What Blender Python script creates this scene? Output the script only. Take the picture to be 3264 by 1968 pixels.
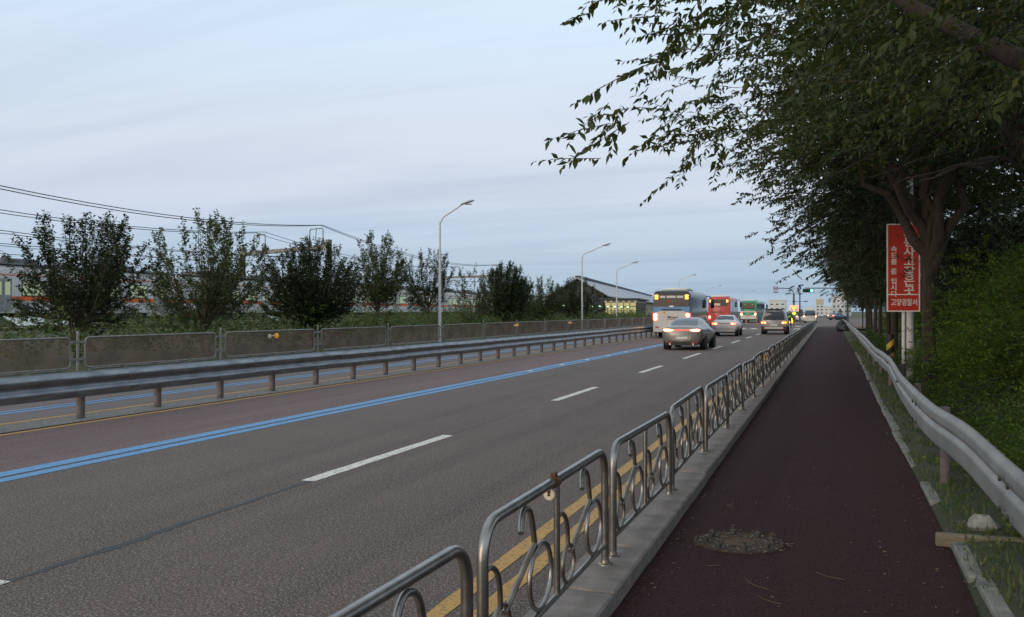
import bpy, math, random
import numpy as np
from mathutils import Vector, Matrix

sc = bpy.context.scene
for o in list(bpy.data.objects):
    bpy.data.objects.remove(o)
R = math.radians

# ------------------------------------------------------------ camera
CAM_H = 1.75
cam_data = bpy.data.cameras.new("camera")
cam = bpy.data.objects.new("camera", cam_data)
sc.collection.objects.link(cam)
cam.location = (0, 0, CAM_H)
cam.rotation_euler = (R(90.18), 0, R(19.2))
cam_data.sensor_width = 36
cam_data.lens = 32.0
cam_data.clip_end = 6000
cam_data.clip_start = 0.05
sc.camera = cam

# ------------------------------------------------------------ sky
SUN_EL, SUN_AZ = R(13), R(205)          # low sun behind the camera, azimuth from +Y clockwise
world = bpy.data.worlds.new("World")
sc.world = world
world.use_nodes = True
nt = world.node_tree
nt.nodes.clear()
def N(t, **k):
    n = nt.nodes.new(t)
    for a, b in k.items():
        setattr(n, a, b)
    return n
L = nt.links.new
out = N('ShaderNodeOutputWorld')
bg = N('ShaderNodeBackground')
L(bg.outputs[0], out.inputs[0])
bg.inputs[1].default_value = 0.1
sky = N('ShaderNodeTexSky', sky_type='NISHITA', sun_disc=False)
sky.sun_elevation = SUN_EL
sky.sun_rotation = SUN_AZ
sky.air_density = 1.0
sky.dust_density = 1.0
geo = N('ShaderNodeTexCoord')
sep = N('ShaderNodeSeparateXYZ')
L(geo.outputs['Generated'], sep.inputs[0])
def math_(op, a, b=None, c=None, clamp=False):
    n = N('ShaderNodeMath', operation=op)
    n.use_clamp = clamp
    for i, v in enumerate((a, b, c)):
        if v is None: continue
        if hasattr(v, 'links'): L(v, n.inputs[i])
        else: n.inputs[i].default_value = v
    return n.outputs[0]
zz = math_('MAXIMUM', sep.outputs[2], 0.0)
# even dusk cloud sheet: colour by elevation
ramp = N('ShaderNodeValToRGB')
L(zz, ramp.inputs[0])
cr = ramp.color_ramp
cr.elements[0].position = 0.0;  cr.elements[0].color = (0.225, 0.345, 0.475, 1)
cr.elements[1].position = 1.0;  cr.elements[1].color = (0.60, 0.67, 0.72, 1)
for p, c in ((0.05, (0.295, 0.400, 0.520, 1)), (0.085, (0.410, 0.500, 0.625, 1)), (0.125, (0.545, 0.585, 0.680, 1)), (0.18, (0.585, 0.655, 0.735, 1)), (0.29, (0.600, 0.730, 0.850, 1)), (0.38, (0.590, 0.705, 0.800, 1))):
    e = cr.elements.new(p); e.color = c
# a wide azimuth drift: the cloud thins (bluer, darker) towards +X, paler towards -X
dot = N('ShaderNodeVectorMath', operation='DOT_PRODUCT')
L(geo.outputs['Generated'], dot.inputs[0])
dot.inputs[1].default_value = (-0.85, 0.53, 0.0)
side = math_('MULTIPLY_ADD', dot.outputs['Value'], 0.5, 0.5, clamp=True)
low = math_('SUBTRACT', 1.0, math_('MULTIPLY', zz, 3.2), clamp=True)
mixA = N('ShaderNodeMix', data_type='RGBA', blend_type='MIX')
L(math_('MULTIPLY', math_('POWER', side, 3.0), math_('MULTIPLY', low, 0.6)), mixA.inputs[0])
L(ramp.outputs[0], mixA.inputs[6])
mixA.inputs[7].default_value = (0.500, 0.620, 0.745, 1)
# streaky cloud on a plane overhead
den = math_('ADD', zz, 0.10)
px = math_('DIVIDE', sep.outputs[0], den)
py = math_('DIVIDE', sep.outputs[1], den)
comb = N('ShaderNodeCombineXYZ')
L(px, comb.inputs[0]); L(py, comb.inputs[1])
mp = N('ShaderNodeMapping')
mp.inputs['Rotation'].default_value = (0, 0, R(-12))
mp.inputs['Scale'].default_value = (0.24, 1.15, 1)
L(comb.outputs[0], mp.inputs[0])
n1 = N('ShaderNodeTexNoise'); n1.inputs['Scale'].default_value = 1.3; n1.inputs['Detail'].default_value = 7; n1.inputs['Roughness'].default_value = 0.56
n1.inputs['Distortion'].default_value = 0.5
L(mp.outputs[0], n1.inputs['Vector'])
n2 = N('ShaderNodeTexNoise'); n2.inputs['Scale'].default_value = 0.42; n2.inputs['Detail'].default_value = 3
L(mp.outputs[0], n2.inputs['Vector'])
c1 = N('ShaderNodeMapRange', interpolation_type='SMOOTHSTEP'); c1.inputs[1].default_value = 0.40; c1.inputs[2].default_value = 0.68
L(n1.outputs[0], c1.inputs[0])
c2 = N('ShaderNodeMapRange', interpolation_type='SMOOTHSTEP'); c2.inputs[1].default_value = 0.38; c2.inputs[2].default_value = 0.62
L(n2.outputs[0], c2.inputs[0])
mixB = N('ShaderNodeMix', data_type='RGBA', blend_type='MULTIPLY')          # darker blue-grey streaks
L(math_('MULTIPLY', c1.outputs[0], 0.55), mixB.inputs[0])
L(mixA.outputs[2], mixB.inputs[6]); mixB.inputs[7].default_value = (0.70, 0.76, 0.82, 1)
mixC = N('ShaderNodeMix', data_type='RGBA', blend_type='MIX')               # pale pink lit undersides
L(math_('MULTIPLY', c2.outputs[0], math_('MULTIPLY', math_('SUBTRACT', 1.0, math_('MULTIPLY', math_('ABSOLUTE', math_('SUBTRACT', zz, 0.17)), 5.0), clamp=True), 0.35)), mixC.inputs[0])
L(mixB.outputs[2], mixC.inputs[6]); mixC.inputs[7].default_value = (0.620, 0.610, 0.720, 1)
sc10 = N('ShaderNodeVectorMath', operation='SCALE'); sc10.inputs['Scale'].default_value = 12.6
L(mixC.outputs[2], sc10.inputs[0])
mixD = N('ShaderNodeMix', data_type='RGBA', blend_type='MIX')
mixD.inputs[0].default_value = 0.90          # cloud sheet over the clear sky
L(sky.outputs[0], mixD.inputs[6]); L(sc10.outputs[0], mixD.inputs[7])
L(mixD.outputs[2], bg.inputs[0])

# ------------------------------------------------------------ sun: weak, broad, warm, behind the camera
sun_d = bpy.data.lights.new("sun", 'SUN')
sun = bpy.data.objects.new("sun", sun_d)
sc.collection.objects.link(sun)
sun_d.energy = 1.3
sun_d.angle = R(40)
sun_d.color = (1.0, 0.74, 0.50)
sd = Vector((math.sin(SUN_AZ) * math.cos(SUN_EL), math.cos(SUN_AZ) * math.cos(SUN_EL), math.sin(SUN_EL)))
sun.rotation_euler = sd.to_track_quat('Z', 'Y').to_euler()

sc.view_settings.view_transform = 'Standard'
sc.view_settings.look = 'None'
sc.view_settings.exposure = 0.0
sc.view_settings.gamma = 1.0
sc.view_settings.use_curve_mapping = False
sc.render.engine = 'CYCLES'
sc.cycles.max_bounces = 6
sc.cycles.use_denoising = True

# ------------------------------------------------------------ helpers
COL = sc.collection
class MB:
    """collects shapes, builds ONE mesh"""
    def __init__(s):
        s.v = []; s.f = []
    def add(s, vs, fs):
        b = len(s.v)
        s.v.extend([tuple(p) for p in vs])
        s.f.extend([tuple(i + b for i in f) for f in fs])
        return s
    def box(s, x0, x1, y0, y1, z0, z1, bev=0.0, m=None):
        if bev:
            b = min(bev, (x1-x0)*.45, (y1-y0)*.45, (z1-z0)*.45)
            vs = []; 
            for z, i in ((z0, b), (z0+b, 0), (z1-b, 0), (z1, b)):
                for (x, y) in ((x0+b, y0+i), (x1-b, y0+i), (x1-i, y0+b), (x1-i, y1-b), (x1-b, y1-i), (x0+b, y1-i), (x0+i, y1-b), (x0+i, y0+b)):
                    vs.append((x, y, z))
            fs = [tuple(range(7, -1, -1)), tuple(range(24, 32))]
            for k in range(3):
                for j in range(8):
                    fs.append((k*8+j, k*8+(j+1) % 8, k*8+8+(j+1) % 8, k*8+8+j))
        else:
            vs = [(x, y, z) for z in (z0, z1) for (x, y) in ((x0, y0), (x1, y0), (x1, y1), (x0, y1))]
            fs = [(3, 2, 1, 0), (4, 5, 6, 7), (0, 1, 5, 4), (1, 2, 6, 5), (2, 3, 7, 6), (3, 0, 4, 7)]
        if m is not None: vs = [m @ Vector(p) for p in vs]
        return s.add(vs, fs)
    def tube(s, path, r, n=8, cap=True, closed=False):
        P = [Vector(p) for p in path]; k = len(P)
        rr = r if hasattr(r, '__len__') else [r]*k
        vs = []; fs = []
        t0 = (P[1]-P[0]).normalized()
        up = Vector((0, 0, 1)) if abs(t0.z) < .9 else Vector((1, 0, 0))
        nrm = (up - t0*up.dot(t0)).normalized()
        for i in range(k):
            if closed: t = (P[(i+1) % k]-P[i-1]).normalized()
            elif i == 0: t = t0
            elif i == k-1: t = (P[i]-P[i-1]).normalized()
            else: t = ((P[i+1]-P[i]).normalized()+(P[i]-P[i-1]).normalized()).normalized()
            nrm = (nrm - t*nrm.dot(t)).normalized()
            bn = t.cross(nrm)
            for j in range(n):
                a = 2*math.pi*j/n
                vs.append(P[i] + (nrm*math.cos(a)+bn*math.sin(a))*rr[i])
        for i in range(k if closed else k-1):
            i2 = (i+1) % k
            for j in range(n):
                fs.append((i*n+j, i*n+(j+1) % n, i2*n+(j+1) % n, i2*n+j))
        if cap and not closed:
            fs.append(tuple(range(n-1, -1, -1))); fs.append(tuple((k-1)*n+j for j in range(n)))
        return s.add(vs, fs)
    def lathe(s, prof, n=16, c=(0, 0, 0), axis='Z', cap=True):
        vs = []; fs = []
        for (r, h) in prof:
            for j in range(n):
                a = 2*math.pi*j/n
                x, y = r*math.cos(a), r*math.sin(a)
                p = (x, y, h) if axis == 'Z' else ((h, x, y) if axis == 'X' else (y, h, x))
                vs.append((p[0]+c[0], p[1]+c[1], p[2]+c[2]))
        for i in range(len(prof)-1):
            for j in range(n):
                fs.append((i*n+j, i*n+(j+1) % n, (i+1)*n+(j+1) % n, (i+1)*n+j))
        if cap:
            fs.append(tuple(range(n-1, -1, -1))); fs.append(tuple((len(prof)-1)*n+j for j in range(n)))
        return s.add(vs, fs)
    def prism(s, poly, y0, y1, axis='Y'):
        """poly of (a,b) extruded along axis"""
        k = len(poly)
        def P(a, b, h): return {'Y': (a, h, b), 'X': (h, a, b), 'Z': (a, b, h)}[axis]
        vs = [P(a, b, y0) for a, b in poly]+[P(a, b, y1) for a, b in poly]
        fs = [tuple(range(k-1, -1, -1)), tuple(range(k, 2*k))]+[(j, (j+1) % k, k+(j+1) % k, k+j) for j in range(k)]
        return s.add(vs, fs)
    def sheet(s, x0, x1, y0, y1, z, ny=1):
        for i in range(ny):
            a = y0+(y1-y0)*i/ny; b = y0+(y1-y0)*(i+1)/ny
            s.add([(x0, a, z), (x1, a, z), (x1, b, z), (x0, b, z)], [(0, 1, 2, 3)])
        return s
    def mesh(s, name, mat, smooth=None):
        me = bpy.data.meshes.new(name)
        me.from_pydata(s.v, [], s.f)
        if mat: me.materials.append(mat)
        if smooth is not None:
            me.polygons.foreach_set('use_smooth', [True]*len(me.polygons))
            if smooth < 180: me.set_sharp_from_angle(angle=R(smooth))
        me.validate(); me.update()
        return me
    def build(s, name, mat, parent=None, smooth=None, loc=None, rz=0):
        return link(name, s.mesh(name, mat, smooth), parent, loc, rz)
def link(name, me, parent=None, loc=None, rz=0):
    o = bpy.data.objects.new(name, me)
    COL.objects.link(o)
    if parent: o.parent = parent
    if loc is not None: o.location = loc
    if rz: o.rotation_euler = (0, 0, rz)
    return o
def tag(o, label=None, cat=None, group=None, kind=None):
    if label: o['label'] = label
    if cat: o['category'] = cat
    if group: o['group'] = group
    if kind: o['kind'] = kind
    return o
def thing(name, label, cat, loc=(0, 0, 0), rz=0, group=None):
    o = bpy.data.objects.new(name, None)
    COL.objects.link(o)
    o.empty_display_size = .2
    o.location = loc; o.rotation_euler = (0, 0, rz)
    return tag(o, label, cat, group)
KIDS = {}
def kids(o): return list(o.children)
def copy_tree(o, parent=None, loc=None, rz=None, label=None, depth=0, cache=None):
    if cache is None:
        cache = {}
        for q in COL.objects:
            if q.parent: cache.setdefault(q.parent.name, []).append(q)
    c = o.copy(); COL.objects.link(c)
    if parent: c.parent = parent
    if loc is not None: c.location = loc
    if rz is not None: c.rotation_euler = (0, 0, rz)
    if label: c['label'] = label
    for ch in cache.get(o.name, []):
        copy_tree(ch, c, cache=cache)
    return c
def arc(c, r, a0, a1, n, fn):
    return [fn(c[0]+r*math.cos(R(a0+(a1-a0)*i/n)), c[1]+r*math.sin(R(a0+(a1-a0)*i/n))) for i in range(n+1)]

# ------------------------------------------------------------ materials
def mat(name, col, rough=.6, metal=0., var=0., vscale=3., bump=0., bscale=40., spec=.5, emit=None, estr=0., col2=None, coat=0., stretch=None, detail=5, alpha=None):
    m = bpy.data.materials.new(name); m.use_nodes = True
    t = m.node_tree; b = t.nodes['Principled BSDF']
    b.inputs['Base Color'].default_value = (*col, 1)
    b.inputs['Roughness'].default_value = rough
    b.inputs['Metallic'].default_value = metal
    b.inputs['Specular IOR Level'].default_value = spec
    if coat: b.inputs['Coat Weight'].default_value = coat; b.inputs['Coat Roughness'].default_value = .08
    if emit:
        b.inputs['Emission Color'].default_value = (*emit, 1); b.inputs['Emission Strength'].default_value = estr
    co = t.nodes.new('ShaderNodeTexCoord'); v = co.outputs['Object']
    if stretch:
        mp = t.nodes.new('ShaderNodeMapping'); mp.inputs['Scale'].default_value = stretch
        t.links.new(v, mp.inputs[0]); v = mp.outputs[0]
    if var or col2:
        n = t.nodes.new('ShaderNodeTexNoise'); n.inputs['Scale'].default_value = vscale; n.inputs['Detail'].default_value = detail
        n.inputs['Roughness'].default_value = .6
        t.links.new(v, n.inputs['Vector'])
        mr = t.nodes.new('ShaderNodeMapRange'); mr.inputs[1].default_value = .32; mr.inputs[2].default_value = .68
        t.links.new(n.outputs[0], mr.inputs[0])
        mx = t.nodes.new('ShaderNodeMix'); mx.data_type = 'RGBA'
        c2 = col2 if col2 else tuple(c*(1-var) for c in col)
        c1 = col if col2 else tuple(min(1, c*(1+var)) for c in col)
        mx.inputs[6].default_value = (*c1, 1); mx.inputs[7].default_value = (*c2, 1)
        t.links.new(mr.outputs[0], mx.inputs[0]); t.links.new(mx.outputs[2], b.inputs['Base Color'])
    if bump:
        n = t.nodes.new('ShaderNodeTexNoise'); n.inputs['Scale'].default_value = bscale; n.inputs['Detail'].default_value = 4
        t.links.new(v, n.inputs['Vector'])
        bp = t.nodes.new('ShaderNodeBump'); bp.inputs['Strength'].default_value = bump; bp.inputs['Distance'].default_value = .02
        t.links.new(n.outputs[0], bp.inputs['Height']); t.links.new(bp.outputs[0], b.inputs['Normal'])
    return m
def asphalt(name, col, speck, worn, streak=.25, spec=.35):
    """aggregate speckle, long tyre-polished strips along Y, blotches"""
    m = bpy.data.materials.new(name); m.use_nodes = True
    t = m.node_tree; b = t.nodes['Principled BSDF']; k = t.links.new
    b.inputs['Roughness'].default_value = .78; b.inputs['Specular IOR Level'].default_value = spec
    co = t.nodes.new('ShaderNodeTexCoord')
    def noise(scale, det, st=None, rough=.6):
        n = t.nodes.new('ShaderNodeTexNoise'); n.inputs['Scale'].default_value = scale; n.inputs['Detail'].default_value = det; n.inputs['Roughness'].default_value = rough
        if st:
            mp = t.nodes.new('ShaderNodeMapping'); mp.inputs['Scale'].default_value = st
            k(co.outputs['Object'], mp.inputs[0]); k(mp.outputs[0], n.inputs['Vector'])
        else: k(co.outputs['Object'], n.inputs['Vector'])
        return n.outputs[0]
    def rng(v, a, c):
        r = t.nodes.new('ShaderNodeMapRange'); r.inputs[1].default_value = a; r.inputs[2].default_value = c; k(v, r.inputs[0]); return r.outputs[0]
    def mul(a, f):
        q = t.nodes.new('ShaderNodeMath'); q.operation = 'MULTIPLY'; k(a, q.inputs[0]); q.inputs[1].default_value = f; return q.outputs[0]
    def mix(f, a, c):
        x = t.nodes.new('ShaderNodeMix'); x.data_type = 'RGBA'; k(f, x.inputs[0])
        if isinstance(a, tuple): x.inputs[6].default_value = (*a, 1)
        else: k(a, x.inputs[6])
        x.inputs[7].default_value = (*c, 1); return x.outputs[2]
    base = mix(mul(rng(noise(1.1, 4, (1.6, .14, 1)), .38, .66), streak*2), col, worn)
    base = mix(mul(rng(noise(1.0, 3, (1.5, .035, 1)), .50, .66), streak*2.6), base, tuple(c*.60 for c in col))
    base = mix(mul(rng(noise(.5, 6), .45, .75), .5), base, tuple(c*.62 for c in col))
    base = mix(mul(rng(noise(6, 5), .5, .8), .35), base, tuple(c*1.35 for c in col))
    base = mix(mul(rng(noise(62, 2, rough=.85), .54, .63), 1.), base, speck)
    base = mix(mul(rng(noise(44, 2, rough=.8), .55, .64), .9), base, tuple(c*.35 for c in col))
    k(base, b.inputs['Base Color'])
    bp = t.nodes.new('ShaderNodeBump'); bp.inputs['Strength'].default_value = .5; bp.inputs['Distance'].default_value = .008
    k(noise(110, 3), bp.inputs['Height']); k(bp.outputs[0], b.inputs['Normal'])
    return m
def leaf_mat(name, ca, cb, cc, trans=.3, nscale=1.2):
    """per leaf and per clump tint, some light through the blade"""
    m = bpy.data.materials.new(name); m.use_nodes = True
    t = m.node_tree; k = t.links.new; b = t.nodes['Principled BSDF']
    b.inputs['Roughness'].default_value = .5; b.inputs['Specular IOR Level'].default_value = .3
    g = t.nodes.new('ShaderNodeNewGeometry'); co = t.nodes.new('ShaderNodeTexCoord')
    n = t.nodes.new('ShaderNodeTexNoise'); n.inputs['Scale'].default_value = nscale; n.inputs['Detail'].default_value = 2
    k(co.outputs['Object'], n.inputs['Vector'])
    mr = t.nodes.new('ShaderNodeMapRange'); mr.inputs[1].default_value = .35; mr.inputs[2].default_value = .65; k(n.outputs[0], mr.inputs[0])
    x = t.nodes.new('ShaderNodeMix'); x.data_type = 'RGBA'; x.inputs[6].default_value = (*ca, 1); x.inputs[7].default_value = (*cb, 1); k(mr.outputs[0], x.inputs[0])
    p = t.nodes.new('ShaderNodeMath'); p.operation = 'POWER'; k(g.outputs['Random Per Island'], p.inputs[0]); p.inputs[1].default_value = 3.
    y = t.nodes.new('ShaderNodeMix'); y.data_type = 'RGBA'; k(p.outputs[0], y.inputs[0]); k(x.outputs[2], y.inputs[6]); y.inputs[7].default_value = (*cc, 1)
    k(y.outputs[2], b.inputs['Base Color'])
    tr = t.nodes.new('ShaderNodeBsdfTranslucent'); k(y.outputs[2], tr.inputs[0])
    ms = t.nodes.new('ShaderNodeMixShader'); ms.inputs[0].default_value = trans
    k(b.outputs[0], ms.inputs[1]); k(tr.outputs[0], ms.inputs[2])
    k(ms.outputs[0], t.nodes['Material Output'].inputs[0])
    return m
def paint_mark(name, col, worn=.45):
    """road paint with worn, chipped patches showing the asphalt tone"""
    m = mat(name, col, .6, var=.12, vscale=8)
    t = m.node_tree; k = t.links.new; b = t.nodes['Principled BSDF']
    src = b.inputs['Base Color'].links[0].from_socket
    co = t.nodes.new('ShaderNodeTexCoord'); n = t.nodes.new('ShaderNodeTexNoise'); n.inputs['Scale'].default_value = 26; n.inputs['Detail'].default_value = 6; n.inputs['Roughness'].default_value = .7
    k(co.outputs['Object'], n.inputs['Vector'])
    mr = t.nodes.new('ShaderNodeMapRange'); mr.inputs[1].default_value = .53; mr.inputs[2].default_value = .60; mr.inputs[4].default_value = worn; k(n.outputs[0], mr.inputs[0])
    x = t.nodes.new('ShaderNodeMix'); x.data_type = 'RGBA'; k(mr.outputs[0], x.inputs[0]); k(src, x.inputs[6]); x.inputs[7].default_value = (.09, .085, .08, 1)
    k(x.outputs[2], b.inputs['Base Color'])
    return m

mt = {}
mt['asphalt'] = asphalt('asphalt', (.100, .073, .061), (.38, .32, .28), (.136, .098, .083))
mt['bus_asphalt'] = asphalt('bus_lane_asphalt', (.142, .092, .086), (.38, .29, .27), (.172, .104, .097))
mt['opp_asphalt'] = asphalt('opposite_asphalt', (.135, .108, .100), (.26, .235, .22), (.160, .125, .115))
mt['path'] = asphalt('red_path', (.038, .0125, .0125), (.080, .038, .036), (.032, .020, .021), .34, .15)
mt['concrete'] = mat('concrete', (.205, .178, .16), .85, var=.25, vscale=5, bump=.3, bscale=60)
mt['old_concrete'] = mat('old_concrete', (.20, .20, .175), .9, var=.35, vscale=6, bump=.4, bscale=45)
mt['timber'] = mat('timber', (.20, .165, .11), .85, var=.3, vscale=5, bump=.3, stretch=(1, 6, 6))
mt['soil'] = mat('soil', (.060, .055, .034), .95, col2=(.032, .046, .018), vscale=2.2, bump=.5, bscale=25)
mt['meadow'] = mat('meadow', (.055, .075, .025), .95, col2=(.085, .078, .042), vscale=.5, bump=.5, bscale=8)
mt['ballast'] = mat('ballast', (.17, .16, .15), .95, var=.5, vscale=14, bump=.8, bscale=14)
mt['white_paint'] = paint_mark('white_road_paint', (.74, .68, .61), .8)
mt['yellow_paint'] = paint_mark('yellow_road_paint', (.50, .27, .04), .7)
mt['blue_paint'] = paint_mark('blue_road_paint', (.10, .30, .56), .55)
mt['tar'] = mat('tar', (.020, .019, .019), .6, var=.3, vscale=9)
def steel_(name, col, rough, var, vs, bump=.0):
    return mat(name, col, rough, .92, var=var, vscale=vs, bump=bump, bscale=30)
mt['stainless'] = steel_('stainless_steel', (.31, .295, .275), .33, .25, 10, .05)
mt['stainless_worn'] = steel_('stainless_steel_worn', (.26, .225, .185), .40, .35, 8, .08)
mt['galv'] = mat('galvanised_steel', (.23, .245, .27), .42, .75, var=.3, vscale=4, stretch=(1, .5, 3))
mt['galv_pale'] = mat('galvanised_pale', (.275, .28, .268), .55, .3, var=.2, vscale=3)
mt['post_brown'] = mat('weathered_post', (.15, .125, .12), .75, .2, var=.4, vscale=7)
mt['fence_grey'] = mat('fence_grey', (.26, .245, .23), .65, .3, var=.25, vscale=6)
mt['fence_mesh'] = mat('fence_mesh_brown', (.195, .125, .102), .8, .1, var=.35, vscale=1.5)
mt['rust'] = mat('rust', (.11, .05, .025), .9, .1, var=.5, vscale=25, bump=.5)
mt['bolt'] = mat('weathered_bolt_steel', (.11, .10, .085), .6, .7, var=.4, vscale=30)
mt['white_pole'] = mat('white_pole_paint', (.62, .62, .62), .45, var=.12, vscale=4)
mt['dark_pole'] = mat('dark_pole_paint', (.055, .06, .065), .5, var=.2)
mt['bark'] = mat('bark', (.060, .046, .034), .95, col2=(.022, .017, .013), vscale=12, bump=1., bscale=22, stretch=(2, 2, .35))
mt['bark_pale'] = mat('bark_pale', (.16, .13, .095), .95, col2=(.075, .06, .045), vscale=10, bump=.6, stretch=(2, 2, .4))
mt['twig'] = mat('twig', (.06, .045, .03), .9)
mt['leaf_row'] = leaf_mat('leaf_row', (.034, .060, .014), (.058, .078, .018), (.11, .115, .025), .32)
mt['leaf_dark'] = leaf_mat('leaf_dark', (.021, .040, .016), (.036, .055, .018), (.070, .080, .025), .25)
mt['leaf_olive'] = leaf_mat('leaf_olive', (.040, .068, .018), (.070, .095, .026), (.15, .165, .05), .3)
mt['leaf_shrub'] = leaf_mat('leaf_shrub', (.045, .105, .013), (.095, .160, .018), (.20, .25, .035), .45, 1.6)
mt['leaf_weed'] = leaf_mat('leaf_weed', (.040, .120, .020), (.120, .130, .045), (.19, .21, .06), .3, .55)
mt['grass'] = leaf_mat('grass_blade', (.055, .125, .02), (.11, .13, .035), (.20, .18, .08), .35, 2.)
mt['litter'] = leaf_mat('dry_leaf', (.13, .085, .045), (.17, .14, .06), (.26, .20, .11), .1, 3.)
mt['glass'] = mat('dark_glass', (.012, .014, .018), .06, spec=.7)
mt['glass_blue'] = mat('tinted_glass', (.045, .06, .085), .08, spec=.9)
mt['rubber'] = mat('rubber', (.018, .018, .018), .85)
mt['black_trim'] = mat('black_trim', (.02, .02, .021), .6)
mt['alloy'] = mat('alloy', (.42, .42, .42), .35, .9)
mt['chrome'] = mat('chrome', (.7, .7, .7), .15, 1.)
mt['silver_paint'] = mat('silver_car_paint', (.25, .235, .225), .40, .5, var=.04, coat=.6)
mt['champagne'] = mat('silver_van_paint', (.52, .50, .48), .36, .4, var=.04, coat=.5)
mt['white_car'] = mat('white_car_paint', (.74, .73, .72), .35, .0, var=.03, coat=.5)
mt['cream_car'] = mat('cream_van_paint', (.68, .64, .55), .38, .0, var=.03, coat=.5)
mt['navy_car'] = mat('navy_car_paint', (.06, .12, .19), .3, .3, coat=.6)
mt['bus_white'] = mat('bus_white', (.66, .63, .58), .4, var=.05, coat=.3)
mt['bus_blue'] = mat('bus_blue', (.12, .28, .52), .4, coat=.3)
mt['bus_navy'] = mat('bus_slate', (.13, .16, .21), .35, coat=.3)
mt['bus_red'] = mat('bus_red', (.52, .055, .045), .4, var=.06, coat=.3)
mt['bus_green'] = mat('bus_green', (.02, .27, .15), .4, coat=.3)
mt['rear_dark'] = mat('bus_rear_glass', (.10, .085, .065), .25, spec=.4)
mt['plate_white'] = mat('number_plate_white', (.7, .7, .68), .5)
mt['plate_yellow'] = mat('number_plate_yellow', (.62, .42, .05), .5)
mt['lamp_hot'] = mat('tail_lamp_lit', (.5, .08, .03), .4, emit=(1., .60, .26), estr=8.0)
mt['lamp_red'] = mat('tail_lamp_red', (.45, .02, .015), .3, emit=(1., .07, .03), estr=2.6)
mt['lamp_amber'] = mat('indicator_lit', (.5, .2, .03), .3, emit=(1., .42, .06), estr=3.4)
mt['reflector_red'] = mat('red_reflector', (.40, .02, .015), .3)
mt['reflector_orange'] = mat('orange_reflector', (.80, .32, .02), .3, emit=(1., .4, .03), estr=.25)  # faint glow put into the plastic for light it would only reflect
mt['reflector_white'] = mat('white_reflector', (.72, .62, .46), .4)
mt['sign_red'] = mat('sign_red', (.47, .028, .014), .4, var=.1, vscale=2)
mt['sign_white'] = mat('sign_white', (.70, .68, .64), .5)
mt['sign_blue'] = mat('sign_blue', (.07, .10, .34), .5)
mt['signal_green'] = mat('green_signal_lit', (.1, .5, .35), .4, emit=(.16, 1., .72), estr=4.5)
mt['signal_off'] = mat('signal_lens_off', (.03, .035, .03), .3)
mt['warn_orange'] = mat('orange_warning_lit', (.8, .3, .1), .4, emit=(1., .40, .12), estr=1.5)
mt['warn_yellow'] = mat('yellow_warning_lit', (.8, .6, .05), .4, emit=(1., .68, .03), estr=1.6)
mt['cone_orange'] = mat('bollard_orange', (.62, .12, .03), .5)
mt['train_steel'] = mat('train_steel', (.52, .51, .49), .5, .1, var=.1, vscale=2, stretch=(6, .2, 8))
mt['train_orange'] = mat('train_orange', (.75, .13, .02), .5)
mt['train_roof'] = mat('train_roof_grey', (.15, .15, .165), .7, var=.25)
mt['train_glass'] = mat('train_window_lit', (.18, .21, .16), .2, emit=(.50, .62, .36), estr=.42)
mt['gantry'] = mat('gantry_steel', (.27, .26, .25), .7, .3, var=.3)
mt['wire'] = mat('wire', (.05, .05, .055), .6, .5)
mt['roof_metal'] = mat('station_roof_metal', (.42, .44, .48), .4, .4, var=.08, stretch=(1, 8, 1))
mt['roof_dark'] = mat('station_roof_trim', (.05, .065, .07), .6)
mt['cladding'] = mat('station_cladding', (.42, .36, .26), .7, var=.1)
mt['brick_red'] = mat('station_red_base', (.30, .10, .055), .8, var=.2)
mt['station_glass'] = mat('station_window_lit', (.3, .28, .15), .2, emit=(.85, .72, .30), estr=.42)
mt['station_glass_dim'] = mat('station_window_dim', (.09, .12, .13), .15)
mt['green_lamp'] = mat('platform_lamp_lit', (.4, .8, .5), .4, emit=(.45, 1., .50), estr=2.4)
mt['far_white'] = mat('far_white_wall', (.66, .66, .64), .8, var=.05)
mt['far_beige'] = mat('far_beige_wall', (.55, .48, .34), .8)
mt['black_bag'] = mat('black_plastic', (.012, .013, .014), .35, bump=.6, bscale=9)
mt['green_bag'] = mat('dark_green_plastic', (.014, .026, .020), .5, bump=.6, bscale=7)
mt['stone'] = mat('stone', (.24, .24, .22), .9, var=.3, vscale=9, bump=.6, bscale=14)
mt['skin'] = mat('skin', (.45, .29, .21), .6)
mt['lime'] = mat('lime_vest', (.18, .55, .04), .6, emit=(.25, .8, .05), estr=.0)
mt['navy_cloth'] = mat('navy_cloth', (.02, .024, .035), .9)
mt['hair'] = mat('black_hair', (.01, .01, .01), .7)
mt['sheet_white'] = mat('white_plastic_sheet', (.60, .62, .60), .5, bump=.5, bscale=4)
ORD = ['nearest', 'second', 'third', 'fourth', 'fifth', 'sixth', 'seventh', 'eighth', 'ninth', 'tenth', 'eleventh', 'twelfth', 'thirteenth', 'fourteenth', 'fifteenth', 'sixteenth', 'seventeenth', 'eighteenth', 'nineteenth', 'twentieth']
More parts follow.
